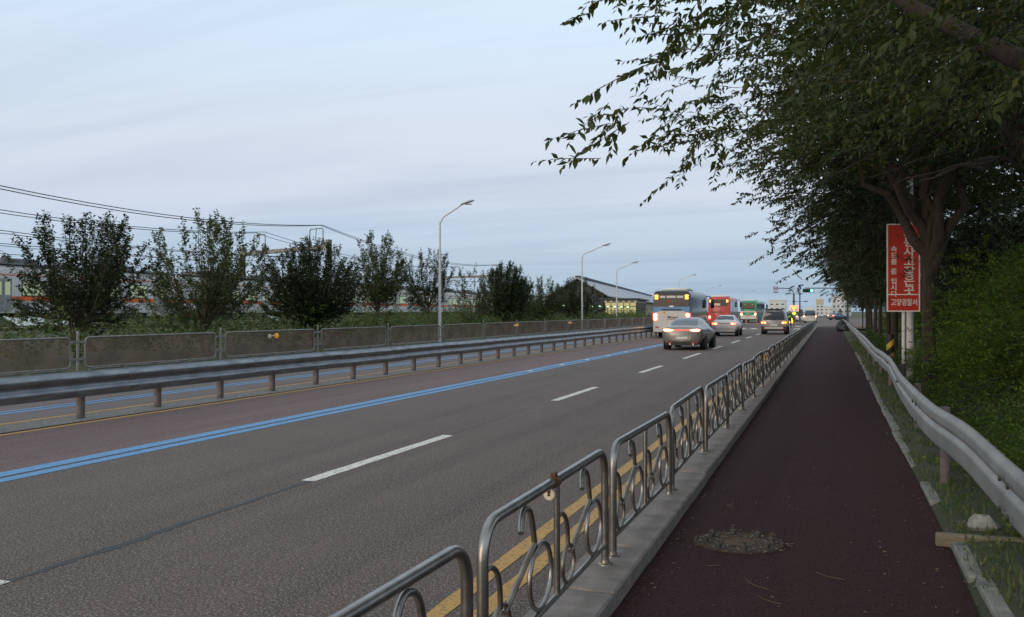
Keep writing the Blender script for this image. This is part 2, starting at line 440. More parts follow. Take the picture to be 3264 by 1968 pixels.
# ============================================================ the setting
KX0, KX1, KZ, PZ = -1.50, -1.13, .18, .08        # kerb left/right edge, kerb top, path level
ROAD_END = 420
def struct(name, mb, m, parent=None, smooth=None):
    o = mb.build(name, m, parent, smooth)
    if not parent: o['kind'] = 'structure'
    return o
g = MB()
g.add([(-3000, -400, -.45), (3000, -400, -.45), (3000, 5000, -.45), (-3000, 5000, -.45)], [(0, 1, 2, 3)])
struct('ground', g, mt['meadow'])
BL0, BL1 = -11.15, -8.33
road = struct('road', MB().add([(BL1, -6, 0), (KX0, -6, 0), (KX0, 100, 0), (BL1, 100, 0)], [(0, 1, 2, 3)]), mt['asphalt'])
bus_lane = struct('bus_lane', MB().add([(BL0, -6, 0), (BL1, -6, 0), (BL1, 100, 0), (BL0, 100, 0)], [(0, 1, 2, 3)]), mt['bus_asphalt'])
struct('bus_bay', MB().add([(-11.95, 90, 0), (BL0, 90, 0), (BL0, 100, 0), (-11.95, 100, 0)], [(0, 1, 2, 3)]), mt['bus_asphalt'])
struct('junction', MB().add([(-17.5, 100, 0), (14, 100, 0), (14, 240, 0), (-17.5, 240, 0)], [(0, 1, 2, 3)]), mt['asphalt'])
struct('far_road', MB().add([(-17.5, 240, 0), (4, 240, 0), (-30, ROAD_END, 0), (-52, ROAD_END, 0)], [(0, 1, 2, 3)]), mt['asphalt'])
opp = struct('opposite_road', MB().add([(-18.9, -6, 0), (-11.95, -6, 0), (-11.95, 100, 0), (-18.9, 100, 0)], [(0, 1, 2, 3)]), mt['opp_asphalt'])
median = struct('median_strip', MB().add([(-11.95, -6, .012), (BL0, -6, .012), (BL0, 89.9, .012), (-11.95, 89.9, .012)], [(0, 1, 2, 3)]), mt['ballast'])
mt['ballast'].node_tree.nodes  # grit between the carriageways
# verge on the left behind the fence, rising to the railway bed
vl = MB()
xs = [-18.9, -19.0, -22, -27, -33, -39, -43.5]
zs = [-.2, .14, .18, .35, .62, .62, .55]
ys = list(range(-10, 231, 12))
vv = [(x - .055*max(0, y-40)*(1 if i > 3 else 0), y, z) for y in ys for i, (x, z) in enumerate(zip(xs, zs))]
ff = [(r*7+i+1, r*7+i, (r+1)*7+i, (r+1)*7+i+1) for r in range(len(ys)-1) for i in range(6)]
struct('left_verge', vl.add(vv, ff), mt['meadow'], smooth=60)
RA = R(3.4); RO = Vector((-47.1, 41.5, 0)); RD = Vector((-math.sin(RA), math.cos(RA), 0)); RN = Vector((math.cos(RA), math.sin(RA), 0))
def rail(l, off, z): return RO + RD*l + RN*off + Vector((0, 0, z))
rb = MB()
prof = [(6, -.4), (2.6, .55), (-14.5, .55), (-18, -.4)]
vv = [tuple(rail(l, a, z)) for l in (-45, 330) for a, z in prof]
rb.add(vv, [(0, 1, 5, 4), (1, 2, 6, 5), (2, 3, 7, 6)])
bed = struct('railway_bed', rb, mt['ballast'])
for off in (-.75, -2.2, -10.6, -12.05):
    r_ = MB()
    a, b_ = rail(-45, off, .55), rail(330, off, .55)
    r_.tube([a+Vector((0, 0, .08)), b_+Vector((0, 0, .08))], .06, 4)
    r_.build('rail', mt['rust'], bed)

# ---- footpath, kerb of single stones, verge on the right
pr = [(-6, .74), (2, .74), (5, .76), (7, .80), (9, .82), (13, .82), (20, .86), (30, .94), (50, 1.02), (100, 1.1)]
pv = MB()
for (y0, a), (y1, b_) in zip(pr, pr[1:]):
    pv.add([(KX1, y0, PZ), (a, y0, PZ), (b_, y1, PZ), (KX1, y1, PZ)], [(0, 1, 2, 3)])
path = struct('footpath', pv, mt['path'])
kerb = struct('kerb', MB().box(KX0+.02, KX1-.02, -6, 100, -.2, KZ-.012), mt['tar'])
ks = MB().box(KX0, KX1, .006, .994, -.15, KZ, .012).mesh('kerbstone', mt['concrete'], 30)
rk = random.Random(3)
for i in range(-4, 100):
    o = link('kerbstone', ks, kerb)
    o.location = (rk.uniform(-.006, .006), i, rk.uniform(-.006, .004)); o.rotation_euler = (0, 0, rk.uniform(-.004, .004))
# kerb swinging left across the end of the path
bend = [(KX1-.15, 100), (-1.0, 101.5), (-.3, 103), (.8, 104), (2.5, 104.5), (6, 105)]
kb = MB().tube([(x, y, .06) for x, y in bend], .18, 6)
kb.build('end_kerb', mt['concrete'], kerb)

vr = MB()
vx = lambda y: np.interp(y, [p[0] for p in pr], [p[1] for p in pr])
ys = [-6+i*2 for i in range(54)]
cols = [(0, -.02), (.12, .055), (.45, .06), (.9, -.05), (2.2, -.35), (4.5, -.60), (9, -.42), (60, -.44)]
rg = random.Random(8)
vv = [(vx(y)+a, y, PZ+z+(rg.uniform(-.02, .02) if 0 < a < 5 else 0)) for y in ys for a, z in cols]
k = len(cols)
ff = [(r*k+i, r*k+i+1, (r+1)*k+i+1, (r+1)*k+i) for r in range(len(ys)-1) for i in range(k-1)]
struct('verge', vr.add(vv, ff), mt['soil'], smooth=80)

# ---- road markings (thin sheets on the asphalt)
MZ = .004
def stripe(name, x0, x1, y0, y1, m, parent, z=MZ, jag=0.0):
    s = MB(); n = max(1, int((y1-y0)/.22)) if jag else max(1, int((y1-y0)/6))
    rr = random.Random(int(abs(x0*100)+y0*7))
    vs = []
    for i in range(n+1):
        y = y0+(y1-y0)*i/n
        vs += [(x0+rr.uniform(-jag, jag), y, z), (x1+rr.uniform(-jag, jag), y, z)]
    s.add(vs, [(2*i, 2*i+1, 2*i+3, 2*i+2) for i in range(n)])
    return s.build(name, m, parent)
for y0, y1 in ((1.2, 4.5), (8.17, 11.84), (17.1, 20.5), (25.7, 29.2), (33.9, 38.4), (43, 46.6), (51.6, 56.2), (60.8, 65), (69.5, 73.5), (78, 82), (87, 91)):
    stripe('lane_dash', -5.16, -5.00, y0, y1, mt['white_paint'], road, jag=.008)
for a, b_ in ((-8.48, -8.25), (-8.17, -7.99)):
    if b_ < BL1: stripe('blue_line', a, b_, -6, 92, mt['blue_paint'], bus_lane, jag=0)
    else: stripe('blue_line', a, b_, -6, 92, mt['blue_paint'], road, z=.0045 if a < BL1 else MZ)
stripe('yellow_line', -11.10, -10.97, -6, 72, mt['yellow_paint'], bus_lane, jag=.006)
stripe('yellow_line', -2.20, -2.08, -6, 96, mt['yellow_paint'], road, jag=.006)
stripe('yellow_line', -1.96, -1.84, -6, 96, mt['yellow_paint'], road, jag=.006)
stripe('yellow_line', -12.14, -12.03, -6, 72, mt['yellow_paint'], opp, jag=.006)
stripe('blue_line', -13.35, -13.22, -6, 72, mt['blue_paint'], opp)
stripe('blue_line', -13.62, -13.50, -6, 72, mt['blue_paint'], opp)
for i in range(9):
    stripe('lane_dash', -15.3, -15.15, 2+i*8.4, 6+i*8.4, mt['white_paint'], opp, jag=.008)
st_ = MB().box(-.07, .07, -.08, .08, 0, .02, .008).mesh('road_stud', mt['sign_white'])
for i in range(12):
    link('road_stud', st_, road, (-8.21, 25.2+i*3.3, .005))
# stop line and crossing bars near the junction
for i in range(7):
    stripe('crossing_bar', -9.6+i*1.05, -9.0+i*1.05, 93, 97, mt['white_paint'], road)
stripe('stop_line', -8, -2.4, 89.2, 89.7, mt['white_paint'], road, z=.008)
for i in range(8):
    stripe('crossing_bar', -7+i*1.1, -6.4+i*1.1, 109, 113, mt['white_paint'], bpy.data.objects['junction'])
# the tar filled joint running between the dashes
def seam(y0, y1, x, wid, seed):
    rr = random.Random(seed); s = MB(); n = int((y1-y0)/.08); vs = []; xx = 0
    for i in range(n+1):
        y = y0+(y1-y0)*i/n; xx = .9*xx+rr.uniform(-.012, .012)
        w = wid*(.5+rr.random()*.6)*(1+.8*math.exp(-((y-5.6)/.7)**2))
        vs += [(x+xx-w, y, .0022), (x+xx+w, y, .0022)]
    s.add(vs, [(2*i, 2*i+1, 2*i+3, 2*i+2) for i in range(n)])
    s.build('tar_seam', mt['tar'], road)
seam(-2, 8.3, -5.05, .032, 4); seam(11.7, 17.3, -5.08, .010, 5); seam(20.3, 60, -5.10, .012, 6)
# traffic island at the junction
isl = MB().prism([(-5.4, 126), (-3.7, 126), (-3.9, 141), (-5.2, 141)], .0, .15, 'Z').build('traffic_island', mt['concrete']); isl['kind'] = 'structure'

# ============================================================ kerb railing panels
PL, HT, BZ = 2.12, .71, .12
def P_(s, f):       # half-panel coordinates -> (y, z)
    return s*PL/2, BZ+(HT-BZ)*f
def sp(pts, sub=6):
    """Catmull-Rom through points"""
    P = [Vector(p) for p in pts]; out = []
    for i in range(len(P)-1):
        a = P[max(0, i-1)]; b = P[i]; c = P[i+1]; d = P[min(len(P)-1, i+2)]
        for j in range(sub):
            t = j/sub
            out.append(.5*((2*b)+(c-a)*t+(2*a-5*b+4*c-d)*t*t+(3*b-a-3*c+d)*t**3))
    out.append(P[-1]); return out
def panel_shapes():
    S = []
    rc = .15
    pth = [(0, 0, 0), (0, 0, .25), (0, 0, HT-rc)] + [(0, rc-rc*math.cos(a), HT-rc+rc*math.sin(a)) for a in [R(i*15) for i in range(1, 7)]]
    pth += [(0, PL*.5, HT)] + [(0, PL-rc+rc*math.sin(a), HT-rc+rc*math.cos(a)) for a in [R(i*15) for i in range(0, 7)]] + [(0, PL, .25), (0, PL, 0)]
    S.append(('frame', MB().tube(pth, .0245, 12), 'stainless', 0))
    S.append(('bottom_rail', MB().tube([(0, .02, BZ), (0, PL-.02, BZ)], .016, 8), 'stainless', 0))
    S.append(('centre_bar', MB().tube([(0, PL/2, BZ), (0, PL/2, HT-.015)], .017, 8), 'stainless', 0))
    for y in (0, PL):
        S.append(('base_flange', MB().lathe([(.048, 0), (.046, .006), (.030, .012), (.027, .03)], 14, (0, y, 0)), 'stainless_worn', 0))
    for h in (0, 1):
        o = h*PL/2
        def q(s, f, x=0): y, z = P_(s, f); return (x, y+o, z)
        S.append(('hook', MB().tube(sp([q(.37, .80, .03), q(.43, .88, .012), q(.50, .925), q(.565, .90), q(.61, .80), q(.655, .56)]), .0145, 8), 'stainless', 0))
        S.append(('diagonal_bar', MB().tube([q(.645, .60), q(.245, .27)], .0145, 8), 'stainless_worn', 0))
        rn = [q(.735+.165*math.cos(a), .30+.265*math.sin(a)) for a in [R(i*18) for i in range(20)]]
        S.append(('oval_ring', MB().tube(rn, .0125, 8, closed=True), 'stainless', 0))
        S.append(('quarter_arc', MB().tube(sp([q(.0, .665), q(.08, .68), q(.155, .61), q(.19, .48), q(.195, .33)]), .0125, 8), 'stainless_worn', 0))
        rn = [q(.20+.105*math.cos(a), .185+.165*math.sin(a)) for a in [R(i*20) for i in range(18)]]
        S.append(('small_ring', MB().tube(rn, .011, 8, closed=True), 'stainless_worn', 0))
    return S
SHP = [(n, b.mesh(n, mt[m], 50)) for n, b, m, _ in panel_shapes()]
jm = MB()
for n, b, m, _ in panel_shapes(): jm.add(b.v, b.f)
JOIN = jm.mesh('railing_panel', mt['stainless'], 50)
FX = -1.31
for kx in range(-2, 41):
    y = 3.41+2.32*kx-.0
    loc = (FX, y, KZ)
    idx = kx+2
    if y+PL > 99: break
    rk2 = random.Random(kx+50)
    tilt = (rk2.uniform(-.012, .012), rk2.uniform(-.01, .01), rk2.uniform(-.006, .006))
    if idx == 0: lab = 'stainless railing panel on the kerb, just below the bottom of the photo, behind the nearest visible corner'
    elif idx == 1: lab = 'nearest stainless railing panel, cut off by the bottom edge of the photo'
    elif idx == 2: lab = 'stainless railing panel with a rusty clamp and white disc on its top rail'
    elif kx == 7: lab = 'stainless railing panel carrying a small orange reflector, eighth whole panel along the kerb'
    elif idx < 21: lab = '%s whole stainless railing panel with curled bars along the kerb' % ORD[idx-2]
    else: lab = 'distant steel railing panel in the closely bunched far stretch by the footpath'
    if idx == 0: continue
    if kx < 19:
        t = thing('railing_panel', lab, 'railing', loc, 0, 'steel railing panels along the kerb')
        for n, me in SHP:
            link(n, me, t)
    else:
        t = tag(link('railing_panel', JOIN, None, loc), lab, 'railing', 'steel railing panels along the kerb')
    t.rotation_euler = tilt
# rusty clamp with white reflector disc on the second panel
y2 = 3.41
c = thing('reflector', 'white reflector disc hanging from a rusty clamp on the railing', 'reflector', (FX, y2+1.00, KZ+HT))
MB().tube([(0, -.03, 0), (0, .03, 0)], .031, 10).build('clamp', mt['rust'], c, 60)
MB().box(-.012, .012, -.025, .025, .02, .05, .004).build('clamp_bolt', mt['rust'], c)
MB().lathe([(.026, -.008), (.030, -.004), (.030, .004), (.026, .010)], 16, (-.02, -.02, -.062), 'Y').build('disc', mt['reflector_white'], c, 40)
MB().lathe([(.007, -.012), (.007, .014)], 8, (-.02, -.02, -.062), 'Y').build('disc_bolt', mt['rust'], c)
MB().box(-.028, -.012, -.03, -.01, -.055, -.02).build('bracket', mt['rust'], c)
c = thing('reflector', 'small orange reflector plate fixed on a far panel of the kerb railing', 'reflector', (FX, 3.41+2.32*7+.45, KZ+HT))
MB().box(-.012, .012, -.06, .06, -.17, -.03, .006).build('plate', mt['reflector_orange'], c)
MB().tube([(0, 0, -.04), (0, 0, .012)], .012, 6).build('bracket', mt['bolt'], c)

# ============================================================ median guard rail
GX = -11.5
gr = thing('guard_rail', 'long grey steel guard rail on brown posts between the two carriageways', 'guard rail', (GX, 0, 0))
def wbeam(L_, z0, z1, depth=.08, face=1, th=.012):
    """W profile: two humps towards face"""
    n = 24; pts = []
    for i in range(n+1):
        t = i/n; z = z0+(z1-z0)*t
        x = depth*(.5-.5*math.cos(4*math.pi*t))
        x = depth*min(1, max(0, (x/depth-.08)*1.35)) if False else x
        pts.append((face*x, z))
    back = [(a-face*th, b) for a, b in pts]
    poly = pts+back[::-1]
    m = MB(); k_ = len(poly)
    vs = [(a, 0, b) for a, b in poly]+[(a, L_, b) for a, b in poly]
    fs = [(j, (j+1) % k_, k_+(j+1) % k_, k_+j) for j in range(k_)]
    m.add(vs, fs); return m
bm_ = wbeam(3.6-.004, .36, .775, .065).mesh('beam', mt['galv'], 50)
pm = MB().tube([(0, 0, -.2), (0, 0, .70)], .07, 12).mesh('post', mt['post_brown'], 50)
spm = MB().box(0, .09, -.05, .05, .46, .68, .01).mesh('spacer', mt['galv'])
btm = MB().lathe([(.018, 0), (.018, .014)], 6, axis='X').mesh('bolt', mt['bolt'])
for i in range(-6, 31):
    y = 11.7+1.8*i
    link('post', pm, gr, (-.02, y, 0)); link('spacer', spm, gr, (.02, y, 0))
    if i % 2 == 0:
        b = link('beam', bm_, gr, (.11, y+.9, random.Random(i).uniform(-.008, .008)))
        for dz in (.46, .66):
            for dy in (.06, .16): link('bolt', btm, gr, (.19, y+.9+dy, dz+.0))

# ============================================================ mesh fence along the far side
MX = -19.2
mf = thing('mesh_fence', 'low brown mesh fence with rounded frames along the far side of the road', 'fence', (MX, 0, 0))
PW = 5.6; z0, z1 = .22, 1.04
rc = .14
def rrect(a, b, c, d, r):
    p = []
    for cx, cz, s in ((b-r, d-r, 0), (a+r, d-r, 90), (a+r, c+r, 180), (b-r, c+r, 270)):
        p += [(0, cx+r*math.cos(R(s+i*18)), cz+r*math.sin(R(s+i*18))) for i in range(6)]
    return p
frm = MB().tube(rrect(0, PW, z0, z1, rc), .026, 8, closed=True).mesh('frame', mt['fence_grey'], 50)
ms = MB(); step = .052
hgt = z1-z0-.02
def clipseg(y0, s):
    # diagonal from (y0,z0) going up with slope s, clipped to panel
    a = (y0, z0+.01); b = (y0+s*hgt, z1-.01)
    t0, t1 = 0., 1.
    for lim, sg in ((.01, 1), (PW-.01, -1)):
        da = (a[0]-lim)*sg; db = (b[0]-lim)*sg
        if da < 0 and db < 0: return None
        if da < 0: t0 = max(t0, da/(da-db))
        if db < 0: t1 = min(t1, da/(da-db))
    if t1-t0 < .02: return None
    L2 = lambda t: (a[0]+(b[0]-a[0])*t, a[1]+(b[1]-a[1])*t)
    return L2(t0), L2(t1)
w = .0122
for sgn in (1, -1):
    y = -hgt if sgn > 0 else 0.
    while y < PW+hgt:
        sg = clipseg(y, sgn)
        if sg:
            (ya, za), (yb, zb) = sg
            x = .003*sgn
            ms.add([(x, ya-w, za), (x+.006, ya, za), (x, ya+w, za), (x, yb-w, zb), (x+.006, yb, zb), (x, yb+w, zb)], [(0, 1, 4, 3), (1, 2, 5, 4), (2, 0, 3, 5)])
        y += step*1.4
msh = ms.mesh('mesh', mt['fence_mesh'])
pst = MB().tube([(0, 0, -.1), (0, 0, 1.08)], .038, 10).lathe([(.04, 1.08), (.03, 1.10), (.005, 1.11)], 10).mesh('post', mt['fence_grey'], 50)
brk = MB().box(-.012, .012, -.30, .30, -.03, .03, .005).mesh('bracket', mt['fence_grey'])
lr = MB()
for i in range(4):
    a = .15+i*1.36
    lr.tube([(0, a, .05), (0, a+.06, .12), (0, a+1.16, .12), (0, a+1.22, .05)], .022, 6)
lrm = lr.mesh('lower_rail', mt['fence_grey'], 50)
for i in range(-1, 14):
    y = 19.4+6.12*i
    link('post', pst, mf, (0, y, .1))
    link('bracket', brk, mf, (.0, y, .92)); link('bracket', brk, mf, (.0, y, .45))
    f_ = link('frame', frm, mf, (0, y+.26, .0)); 
    m_ = link('mesh', msh, f_); m_['kind'] = 'stuff'
    link('lower_rail', lrm, mf, (.03, y+.2, .06))
kerb2 = struct('fence_kerb', MB().box(MX-.2, MX+.3, -6, 106, -.2, .14, .02), mt['old_concrete'])
def fence_reflector(y, z, lab):
    c = thing('reflector', lab, 'reflector', (MX+.05, y, z), 0, 'delineators on the mesh fence')
    MB().lathe([(.085, -.012), (.095, -.006), (.095, .006), (.08, .014)], 14, (.06, .22, .0), 'Y').build('orange_disc', mt['reflector_orange'], c, 40)
    MB().lathe([(.075, -.012), (.085, 0), (.07, .014)], 14, (.06, -.22, -.01), 'Y').build('white_disc', mt['reflector_white'], c, 40)
    MB().tube([(.05, -.24, 0), (.05, .24, 0)], .018, 6).build('bracket', mt['reflector_white'], c)
for o_, y, lab in ((0, 28.4, 'white and orange delineator on the second fence panel from the left'), (0, 55.6, 'orange delineator on the fence behind the dark round tree'), (0, 68.5, 'orange delineator on the far end of the fence near the blue bus')):
    fence_reflector(y, .86, lab)

# ============================================================ right guard rail, bent
gp = [(.8, 1.04, .90), (3.2, 1.02, .90), (5.5, .99, .89), (7.3, .96, .94), (8.7, .885, .93), (9.7, .845, .965), (11.6, .90, .92), (13.8, .97, .87), (17.3, 1.05, .93), (20.5, 1.09, .90), (24.3, 1.11, .85), (31.6, 1.10, .95), (38, 1.16, .92), (46, 1.22, .93), (56, 1.28, .92), (66, 1.34, .92), (78, 1.4, .92), (90, 1.45, .92)]
rgd = thing('guard_rail', 'dented pale steel guard rail between the red footpath and the shrubs', 'guard rail')
def rr_at(y):
    return np.interp(y, [p[0] for p in gp], [p[1] for p in gp]), np.interp(y, [p[0] for p in gp], [p[2] for p in gp])
NP = 30
def beam_piece(y0, y1):
    m = MB(); ny = max(3, int((y1-y0)/.28)); vs = []
    ring = []
    for i in range(NP+1):
        t = i/NP
        ring.append((float(np.interp(t, [0, .05, .12, .48, .54, .59, .64, .71, .88, .95, 1], [.0, .026, .038, .046, .034, .020, .034, .046, .046, .034, .010])), -.34+.34*t))
    ring += [(a+.012, b) for a, b in ring[::-1]]
    kk = len(ring)
    for j in range(ny+1):
        y = y0+(y1-y0)*j/ny
        # smooth the polyline a little
        xs_, zs_ = zip(*[rr_at(y+d) for d in (-.35, 0, .35)])
        x, z = sum(xs_)/3, sum(zs_)/3
        for a, b in ring: vs.append((x-a, y, z+b))
    fs = [(j*kk+i, (j+1)*kk+i, (j+1)*kk+(i+1) % kk, j*kk+(i+1) % kk) for j in range(ny) for i in range(kk)]
    return m.add(vs, fs)
yb = [.8, 5.4, 9.3, 13.3, 17.3, 21.3, 25.3, 29.3, 33.3, 37.3, 41.3, 45.3, 50, 54, 58, 62, 66, 70, 74, 78, 82, 86]
for a, b in zip(yb, yb[1:]):
    beam_piece(a, b-.003).build('beam', mt['galv_pale'], rgd, 28)
    x, z = rr_at(a+.1)
    MB().tube([(x+.17, a+.1, -.5), (x+.17, a+.1, z-.10)], .045, 10).build('post', mt['post_brown'], rgd, 50)
    x, z = rr_at(a+2.1)
    pass
    if a < 26:
        for dy in (.12, .34):
            for dz in (-.085, -.255):
                x, z = rr_at(a+dy)
                link('bolt', btm, rgd, (x-.088, a+dy, z+dz))
        x, z = rr_at(a+2.1)
        link('bolt', btm, rgd, (x-.02, a+2.1, z-.17))

# ============================================================ street lamps on the far side
mt['lamp_grey'] = mat('lamp_head_grey', (.42, .42, .42), .5, var=.1)
def street_lamp(loc, h, lab, arm=2.0, rz=0):
    t = thing('street_lamp', lab, 'street lamp', loc, rz, 'white street lamps beyond the fence')
    MB().tube([(0, 0, .25), (0, 0, h*.5), (0, 0, h-.55), (0, 0, h-.15)], [.085, .07, .055, .05], 12).build('pole', mt['white_pole'], t, 50)
    MB().box(-.16, .16, -.16, .16, 0, .04, .01).lathe([(.11, .04), (.10, .9), (.085, .95)], 12).build('base', mt['white_pole'], t, 40)
    MB().tube(sp([(0, 0, h-.6), (.03, 0, h-.22), (.22, 0, h+.10), (arm*.36, 0, h+.28), (arm*.66, 0, h+.53), (arm-.15, 0, h+.74)]), [.04]*31, 8).build('arm', mt['white_pole'], t, 50)
    hd = MB()
    rings = []
    for (x, w_, hh) in ((-.12, .05, .05), (0, .10, .075), (.25, .15, .09), (.5, .13, .08), (.62, .05, .04)):
        rings.append([(arm-.15+x, w_*math.cos(a), h+.74+x*.26+hh*math.sin(a)*(1 if math.sin(a) > 0 else .5)) for a in [R(i*36) for i in range(10)]])
    vs = [p for r_ in rings for p in r_]
    hd.add(vs, [(i*10+j, i*10+(j+1) % 10, (i+1)*10+(j+1) % 10, (i+1)*10+j) for i in range(4) for j in range(10)]+[tuple(range(9, -1, -1)), tuple(40+j for j in range(10))])
    hd.build('head', mt['lamp_grey'], t, 60)
    MB().box(arm-.0, arm+.33, -.09, .09, h+.70, h+.735, .01).build('lens', mt['glass'], t)
for (x, y, h, lab, a, rz) in ((-19.3, 43.9, 6.5, 'nearest and tallest white street lamp, rising between small trees beyond the fence', 1.45, 0),
                       (-19.6, 74.2, 6.5, 'white street lamp in front of the station roof, second from the left', 2.0, 0),
                       (-22.2, 99, 6.35, 'white street lamp standing before the lit station windows', 2.0, 0),
                       (-21.4, 138, 6.45, 'faint white street lamp rising above the blue and white bus roof', 2.2, 0),
                       (-24.7, 198, 6.45, 'small far street lamp above the red bus', 2.6, 0),
                       (-23, 262, 6.6, 'tiny street lamp above the green bus', 3, 0)):
    street_lamp((x, y, 0 if y > 60 else .1), h, lab, a, rz)
# ============================================================ vegetation
def np_mesh(name, V, F, m):
    """V (n,3) F (k,4) numpy -> mesh, quick"""
    me = bpy.data.meshes.new(name)
    me.vertices.add(len(V)); me.vertices.foreach_set('co', V.astype(np.float32).ravel())
    k = F.shape[1]
    me.loops.add(F.size); me.loops.foreach_set('vertex_index', F.astype(np.int32).ravel())
    me.polygons.add(len(F)); me.polygons.foreach_set('loop_start', np.arange(0, F.size, k, dtype=np.int32))
    me.update(calc_edges=True)
    if m: me.materials.append(m)
    return me
def unit(a): return a/np.maximum(np.linalg.norm(a, axis=-1, keepdims=True), 1e-9)
def leaf_quads(P, D, Nn, Ls, ratio=.42, fold=.25):
    """leaf blades: base P, direction D, face normal Nn, length Ls"""
    S = unit(np.cross(D, Nn)); Nn = np.cross(S, D)
    L_ = Ls[:, None]; w = L_*ratio*.5
    mid = P+D*L_*.42
    a = mid+S*w+Nn*w*fold; c = mid-S*w+Nn*w*fold
    tip = P+D*L_-Nn*L_*.06
    V = np.stack([P, a, tip, c], 1).reshape(-1, 3)
    F = np.arange(len(P)*4).reshape(-1, 4)
    return V, F
def sprays(rng, O, D, n_leaf, tl, ll, droop=.35, ratio=.42, flat=False):
    """twigs starting at O along D, each with n_leaf alternate leaves -> (leaf P,D,N,L), twig quads"""
    k = len(O)
    T = tl*rng.uniform(.6, 1.25, k)
    t = (np.arange(n_leaf)+rng.uniform(.1, .9, (k, n_leaf)))/n_leaf
    sag = np.array([0, 0, -1.])*droop
    pos = O[:, None]+D[:, None]*(t*T[:, None])[..., None]+sag*(t**2*T[:, None]*.5)[..., None]
    td = unit(D[:, None]+sag*t[..., None])
    up = unit(np.array([0, 0, 1.])+rng.normal(0, .35, (k, n_leaf, 3)))
    sd = unit(np.cross(td, up))
    alt = np.where((np.arange(n_leaf) % 2) == 0, 1., -1.)[None, :, None]
    if flat: ld = unit(td*.35+sd*alt+rng.normal(0, .15, (k, n_leaf, 3)))
    else: ld = unit(td*.55+sd*alt*.75+np.array([0, 0, -.35])+rng.normal(0, .28, (k, n_leaf, 3)))
    nn = unit(up+rng.normal(0, .3, (k, n_leaf, 3)))
    ls = ll*rng.uniform(.6, 1.15, (k, n_leaf))
    e = O+D*T[:, None]+sag*(T*.5)[:, None]
    m_ = O+D*T[:, None]*.5+sag*(T*.125)[:, None]
    return pos.reshape(-1, 3), ld.reshape(-1, 3), nn.reshape(-1, 3), ls.ravel(), (O, m_, e)
def twig_mesh(name, O, M_, E, w, m):
    k = len(O); off = np.array([0, 0, w]); ox = np.array([w, 0, 0])
    V = np.stack([O-off, O+off, M_+off*.8, M_-off*.8, E], 1).reshape(-1, 3)
    b = np.arange(k)[:, None]*5
    F = np.concatenate([b+np.array([[0, 1, 2, 3]]), b+np.array([[3, 2, 4, 4]])])
    V2 = np.stack([O-ox, O+ox, M_+ox*.8, M_-ox*.8, E], 1).reshape(-1, 3)
    me = bpy.data.meshes.new(name)
    me.from_pydata(V.tolist(), [], [tuple(f) for f in (b+np.array([[0, 1, 2, 3]])).tolist()]+[tuple(f) for f in (b+np.array([[3, 2, 4]])).tolist()])
    me.materials.append(m)
    return me
def crown_twigs(rng, C, Rr, n_clump, per, spread, zmin=None, shell=.55, upb=.1, droop=.2, flat_bottom=0):
    """clump centres in an ellipsoid, twig starts round them, directions outward"""
    d = unit(rng.normal(0, 1, (n_clump*3, 3)))
    r = rng.uniform(shell**3, 1, n_clump*3)**(1/3)
    lump = 1+.16*np.sin(d[:, 0]*5+C[2]*3)*np.cos(d[:, 1]*4.3+1.1*C[2])+.12*np.sin(d[:, 2]*7+d[:, 0]*3)
    c = C+d*(r*lump)[:, None]*Rr
    if zmin is not None: c = c[c[:, 2] > zmin]
    c = c[:n_clump]
    o = (c[:, None]+rng.normal(0, 1, (len(c), per, 3))*spread).reshape(-1, 3)
    if zmin is not None: o[:, 2] = np.maximum(o[:, 2], zmin-.25)
    out = unit((o-C)/Rr)
    D = unit(out*.75+rng.normal(0, .5, o.shape)+np.array([0, 0, upb-droop]))
    D[:, 2] = np.maximum(D[:, 2], -.22); D = unit(D)
    return c, o, D
def wobble(rnd, a, b, n, amp):
    a = Vector(a); b = Vector(b); pts = []
    L_ = (b-a).length
    for i in range(n+1):
        t = i/n; p = a.lerp(b, t)
        s = amp*L_*math.sin(math.pi*t)
        p += Vector((rnd.uniform(-1, 1), rnd.uniform(-1, 1), rnd.uniform(-.2, 1)*1.0))*s*.5
        pts.append(p)
    return pts
def rough_trunk(mb, path, radii, n, seed):
    """bark: tube with uneven radius round and along"""
    b0 = len(mb.v)
    mb.tube(path, radii, n)
    rr = random.Random(seed)
    k = len(path)
    ph = [rr.uniform(0, 6.28) for _ in range(6)]
    for i in range(k):
        c = Vector(path[i])
        for j in range(n):
            p = Vector(mb.v[b0+i*n+j]); a = 2*math.pi*j/n
            f = 1+.10*math.sin(3*a+ph[0]+i*.35)+.07*math.sin(5*a+ph[1]-i*.5)+rr.uniform(-.06, .06)
            mb.v[b0+i*n+j] = tuple(c+(p-c)*f)
def limbs_to(mb, rnd, fork, trunk_top, clumps, n_limb, r0, Cc):
    """main limbs, then a branch from a limb to each clump"""
    limbs = []
    for i in range(n_limb):
        a = 2*math.pi*(i+rnd.uniform(-.3, .3))/n_limb
        tgt = Vector(Cc)+Vector((math.cos(a)*rnd.uniform(.8, 1.6), math.sin(a)*rnd.uniform(.8, 1.6), rnd.uniform(-.4, 1.6)))
        st = Vector(fork).lerp(Vector(trunk_top), rnd.uniform(0, .8))
        p = wobble(rnd, st, tgt, 7, .14)
        mb.tube(p, [r0*(1-.68*j/7)*rnd.uniform(.95, 1.05) for j in range(8)], 8)
        limbs.append(p)
    for c in clumps:
        c = Vector(c)
        best = min(((q-c).length, li, qi) for li, p in enumerate(limbs) for qi, q in enumerate(p) if qi >= 2)
        st = limbs[best[1]][best[2]]
        if best[0] < .25: continue
        p = wobble(rnd, st, c, 5, .12)
        mb.tube(p, [max(.008, r0*.30*(1-.8*j/5)) for j in range(6)], 5, cap=False)
LAST = {}
